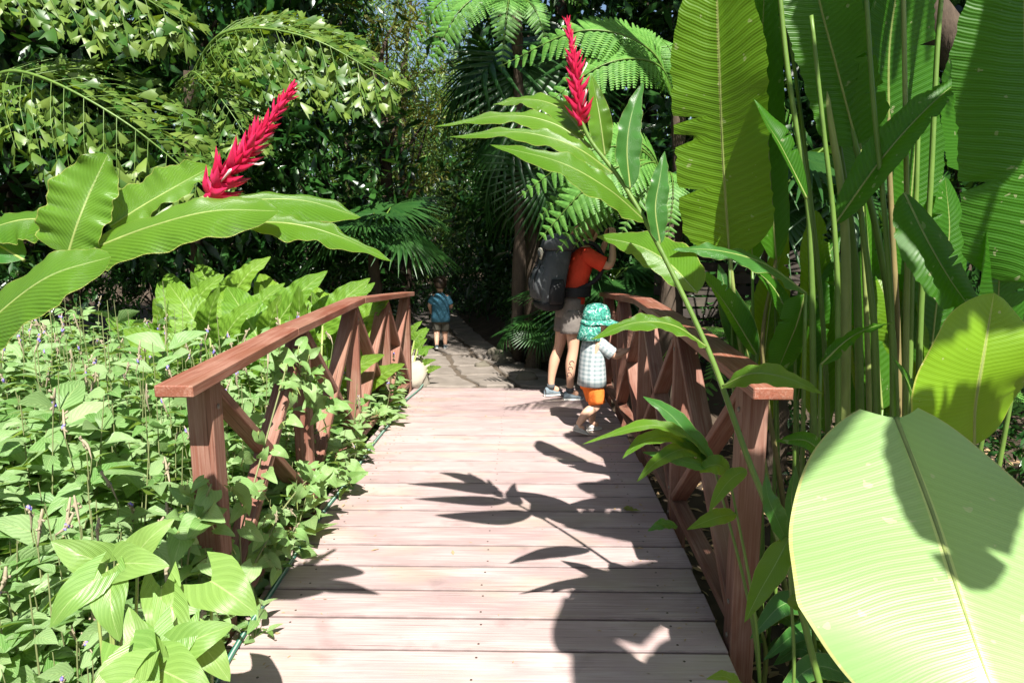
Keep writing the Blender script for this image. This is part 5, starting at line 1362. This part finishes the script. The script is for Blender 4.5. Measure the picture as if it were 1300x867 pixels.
# ---- children
def child(label, loc, rz, s, shirt, short, shoe_m, hair, pose, hat=False):
    t = thing('person', label, 'person', loc, None, rz)
    q = pose
    def P(*a): return tuple(float(c) * s for c in a)
    J = {'pelvis': (P(0, 0, .43), (.088 * s, .075 * s)), 'waist': (P(0, .0, .53), (.088 * s, .075 * s)), 'chest': (P(0, .01, .66), (.092 * s, .072 * s)), 'neckbase': (P(0, .015, .745), (.05 * s, .045 * s)), 'neck': (P(0, .02, .785), .035 * s),
         'jaw': (P(0, .045, .825), (.052 * s, .058 * s)), 'head': (P(0, .035, .895), (.074 * s, .085 * s)), 'crown': (P(0, .03, .96), (.056 * s, .066 * s)), 'nose': (P(0, .128, .868), .010 * s),
         'earl': (P(-.082, .03, .875), .014 * s), 'earr': (P(.082, .03, .875), .014 * s)}
    E = [('pelvis', 'waist'), ('waist', 'chest'), ('chest', 'neckbase'), ('neckbase', 'neck'), ('neck', 'jaw'), ('jaw', 'head'), ('head', 'crown'), ('head', 'nose'), ('head', 'earl'), ('head', 'earr')]
    for sd, c in ((-1, 'l'), (1, 'r')):
        kn, an, tp = q['leg' + c]
        J['hip' + c] = (P(sd * .05, 0, .40), .060 * s); J['knee' + c] = (P(sd * .055, *kn), .042 * s)
        cz = (np.array(kn) + np.array(an)) / 2
        J['calf' + c] = (P(sd * .056, cz[0] - .008, cz[1] + .03), .040 * s); J['ankle' + c] = (P(sd * .056, *an), .027 * s); J['foot' + c] = (P(sd * .058, an[0] + .055, an[1] - .03), .025 * s)
        el, wr, fd = q['arm' + c]
        J['shoulder' + c] = (P(sd * .098, .01, .715), .042 * s); J['elbow' + c] = (P(*el), .030 * s); J['wrist' + c] = (P(*wr), .022 * s)
        E += [('pelvis', 'hip' + c), ('hip' + c, 'knee' + c), ('knee' + c, 'calf' + c), ('calf' + c, 'ankle' + c), ('ankle' + c, 'foot' + c), ('chest', 'shoulder' + c), ('shoulder' + c, 'elbow' + c), ('elbow' + c, 'wrist' + c)]
        add_hand(J, E, 'wrist' + c, (sd, 0, .2), fd, (0, -.3, 1), .58 * s, c)
    skin_body(t, J, E, M['skin_kid'])
    mb = MB()
    loft(mb, [(P(0, 0, .385), .128 * s, .105 * s), (P(0, 0, .45), .122 * s, .100 * s), (P(0, 0, .55), .114 * s, .094 * s), (P(0, .01, .66), .114 * s, .092 * s), (P(0, .012, .72), .108 * s, .08 * s), (P(0, .015, .752), .07 * s, .058 * s), (P(0, .017, .77), .045 * s, .043 * s)])
    for sd, c in ((-1, 'l'), (1, 'r')):
        a, b = np.array(P(sd * .075, .01, .715)), np.array(P(*q['arm' + c][0]))
        mb.tube(spline([a, a + (b - a) * .4, a + (b - a) * .8], 6), np.array([.05, .052, .05, .049, .048, .05]) * s, 12, cap=False)
    garment(t, 'shirt', mb, M[shirt], .005)
    mb = MB()
    loft(mb, [(P(0, 0, .355), .100 * s, .082 * s), (P(0, 0, .41), .110 * s, .090 * s), (P(0, 0, .48), .104 * s, .086 * s)])
    for sd, c in ((-1, 'l'), (1, 'r')):
        kn = q['leg' + c][0]
        a, b = np.array(P(sd * .05, 0, .40)), np.array(P(sd * .055, *kn))
        mb.tube(spline([a, a + (b - a) * .4, a + (b - a) * .85], 6), np.array([.058, .062, .064, .063, .062, .064]) * s, 14, cap=False)
    garment(t, 'shorts', mb, M[short], .005)
    for sd, c in ((-1, 'l'), (1, 'r')):
        an, tp = q['leg' + c][1], q['leg' + c][2]
        shoe(t, P(sd * .056, an[0] - .005, an[1] - .065), -sd * .1, .125 * s, M[shoe_m], tp)
    mb = MB()
    if not hat:
        capped_loft(mb, [(P(0, -.01, .83), .052 * s, .04 * s), (P(0, .005, .86), .080 * s, .068 * s), (P(0, .012, .91), .087 * s, .088 * s), (P(0, .02, .96), .078 * s, .085 * s), (P(0, .025, .995), .045 * s, .05 * s)]); part('hair', mb, M[hair], t)
    else:
        capped_loft(mb, [(P(0, .03, .875), .098 * s, .108 * s), (P(0, .03, .91), .100 * s, .110 * s), (P(0, .03, .96), .092 * s, .100 * s), (P(0, .03, .995), .068 * s, .075 * s), (P(0, .03, 1.008), .03 * s, .034 * s)])
        h = part('sun_hat', mb, M['hat'], t)
        a = np.linspace(0, 2 * np.pi, 28, endpoint=False)
        G_ = np.array([[P((.098 + w * .030) * math.cos(x), .03 + (.108 + w * (.015 + .06 * max(0, math.sin(x)))) * math.sin(x), .885 - w * .030 - .006 * math.sin(5 * x) * w) for x in a] for w in (0, .5, 1)])
        m2 = MB(); m2.grid(G_, G_[..., :2], closed=True); ob = part('brim', m2, M['hat'], h)
        ob.modifiers.new('cloth', 'SOLIDIFY').thickness = .004
        a = np.linspace(np.pi * 1.05, np.pi * 1.95, 14)
        G_ = np.array([[P((.100 + .01 * k) * math.cos(x), .03 + (.112 + .012 * k) * math.sin(x) + .004 * math.sin(9 * x) * k, .888 - .05 * k) for x in a] for k in range(4)])
        m2 = MB(); m2.grid(G_, G_[..., :2]); ob = part('neck_flap', m2, M['hat'], h)
        ob.modifiers.new('cloth', 'SOLIDIFY').thickness = .003
    return t
bp_ = on_ground(750, 557, 0.0)
child('toddler in green sun hat, checked shirt and orange shorts holding the right railing', (float(bp_[0]), float(bp_[1]), deck_z(bp_[1]) + .002), R(-68), .98, 'plaid', 'orange', 'shoe_lt', 'hair_br',
      dict(legl=((.06, .235), (.035, .068), 0.), legr=((.02, .225), (-.145, .085), .35 * -1), arml=((-.14, .13, .60), (-.08, .25, .62), (.2, 1, .2)), armr=((.135, .13, .615), (.06, .265, .645), (-.3, 1, .15))), True)
kp = on_ground(560, 441, 0.0)
child('child in teal T-shirt and dark shorts walking away along the stone path', (float(kp[0]), float(kp[1]), float(ground_z(path_c(kp[1]), kp[1])) + .045), R(6), 1.0, 'teal', 'navy', 'shoe', 'hair',
      dict(legl=((.0, .24), (-.09, .075), -.2), legr=((.05, .235), (.05, .068), 0.), arml=((-.15, .0, .60), (-.13, .10, .52), (0, .6, -.3)), armr=((.15, .02, .59), (.10, .14, .56), (-.4, 1, .1))))

# a yellowed leaf dropped on the planks, litter under the right bank
p = on_ground(801, 648, deck_z(3.6) + .004)
fl_ = thing('fallen_leaf', 'curled yellow leaf fallen on the shaded planks by the right railing', 'leaf', p)
mb = MB(); blade(mb, spline([p + np.array([-.035, .03, .006]), p + np.array([0, 0, .003]), p + np.array([.05, -.03, .012])], 12), .055, (0, -.1, 1), 'ovate', fold=.3, nu=3, wave=.004); part('blade', mb, M['yellow'], fl_)
r = np.random.default_rng(78)
n = 420
Y = r.uniform(1.9, 6.8, n); e = np.abs(r.normal(0, .16, n)); X = np.where(r.random(n) < .5, XL + .03 + e, XR - .03 - e)
X = np.where(r.random(n) < .12, r.uniform(XL + .1, XR - .1, n), X)
mb = MB(); Ln = r.uniform(.006, .022, n) * np.where(r.random(n) < .06, 2.2, 1)
mb.scatter(np.stack([X, Y, deck_z(Y) + .004], -1), np.stack([r.normal(size=n), r.normal(size=n), r.normal(0, .1, n)], -1), np.stack([r.normal(0, .2, n), r.normal(0, .2, n), np.ones(n)], -1), Ln, Ln * .5, *LT_small)
dl = part('plant_debris', mb, M['dry'], None); tag(dl, 'tiny dry plant scraps scattered on the deck planks along both edges', 'plant debris', None, 'stuff')
r = np.random.default_rng(77)
n = 2600
X = r.uniform(.95, 4.2, n); Y = r.uniform(1.2, 6.2, n)
mb = MB(); Ln = r.uniform(.03, .11, n)
mb.scatter(np.stack([X, Y, ground_z(X, Y) + .012], -1), np.stack([r.normal(size=n), r.normal(size=n), r.normal(0, .15, n)], -1), np.stack([r.normal(0, .3, n), r.normal(0, .3, n), np.ones(n)], -1), Ln, Ln * .45, *LT_small)
lt = part('leaf_litter', mb, M['dry'], None); tag(lt, 'brown dry leaf litter on the soil under the heliconias', 'leaf litter', None, 'stuff')
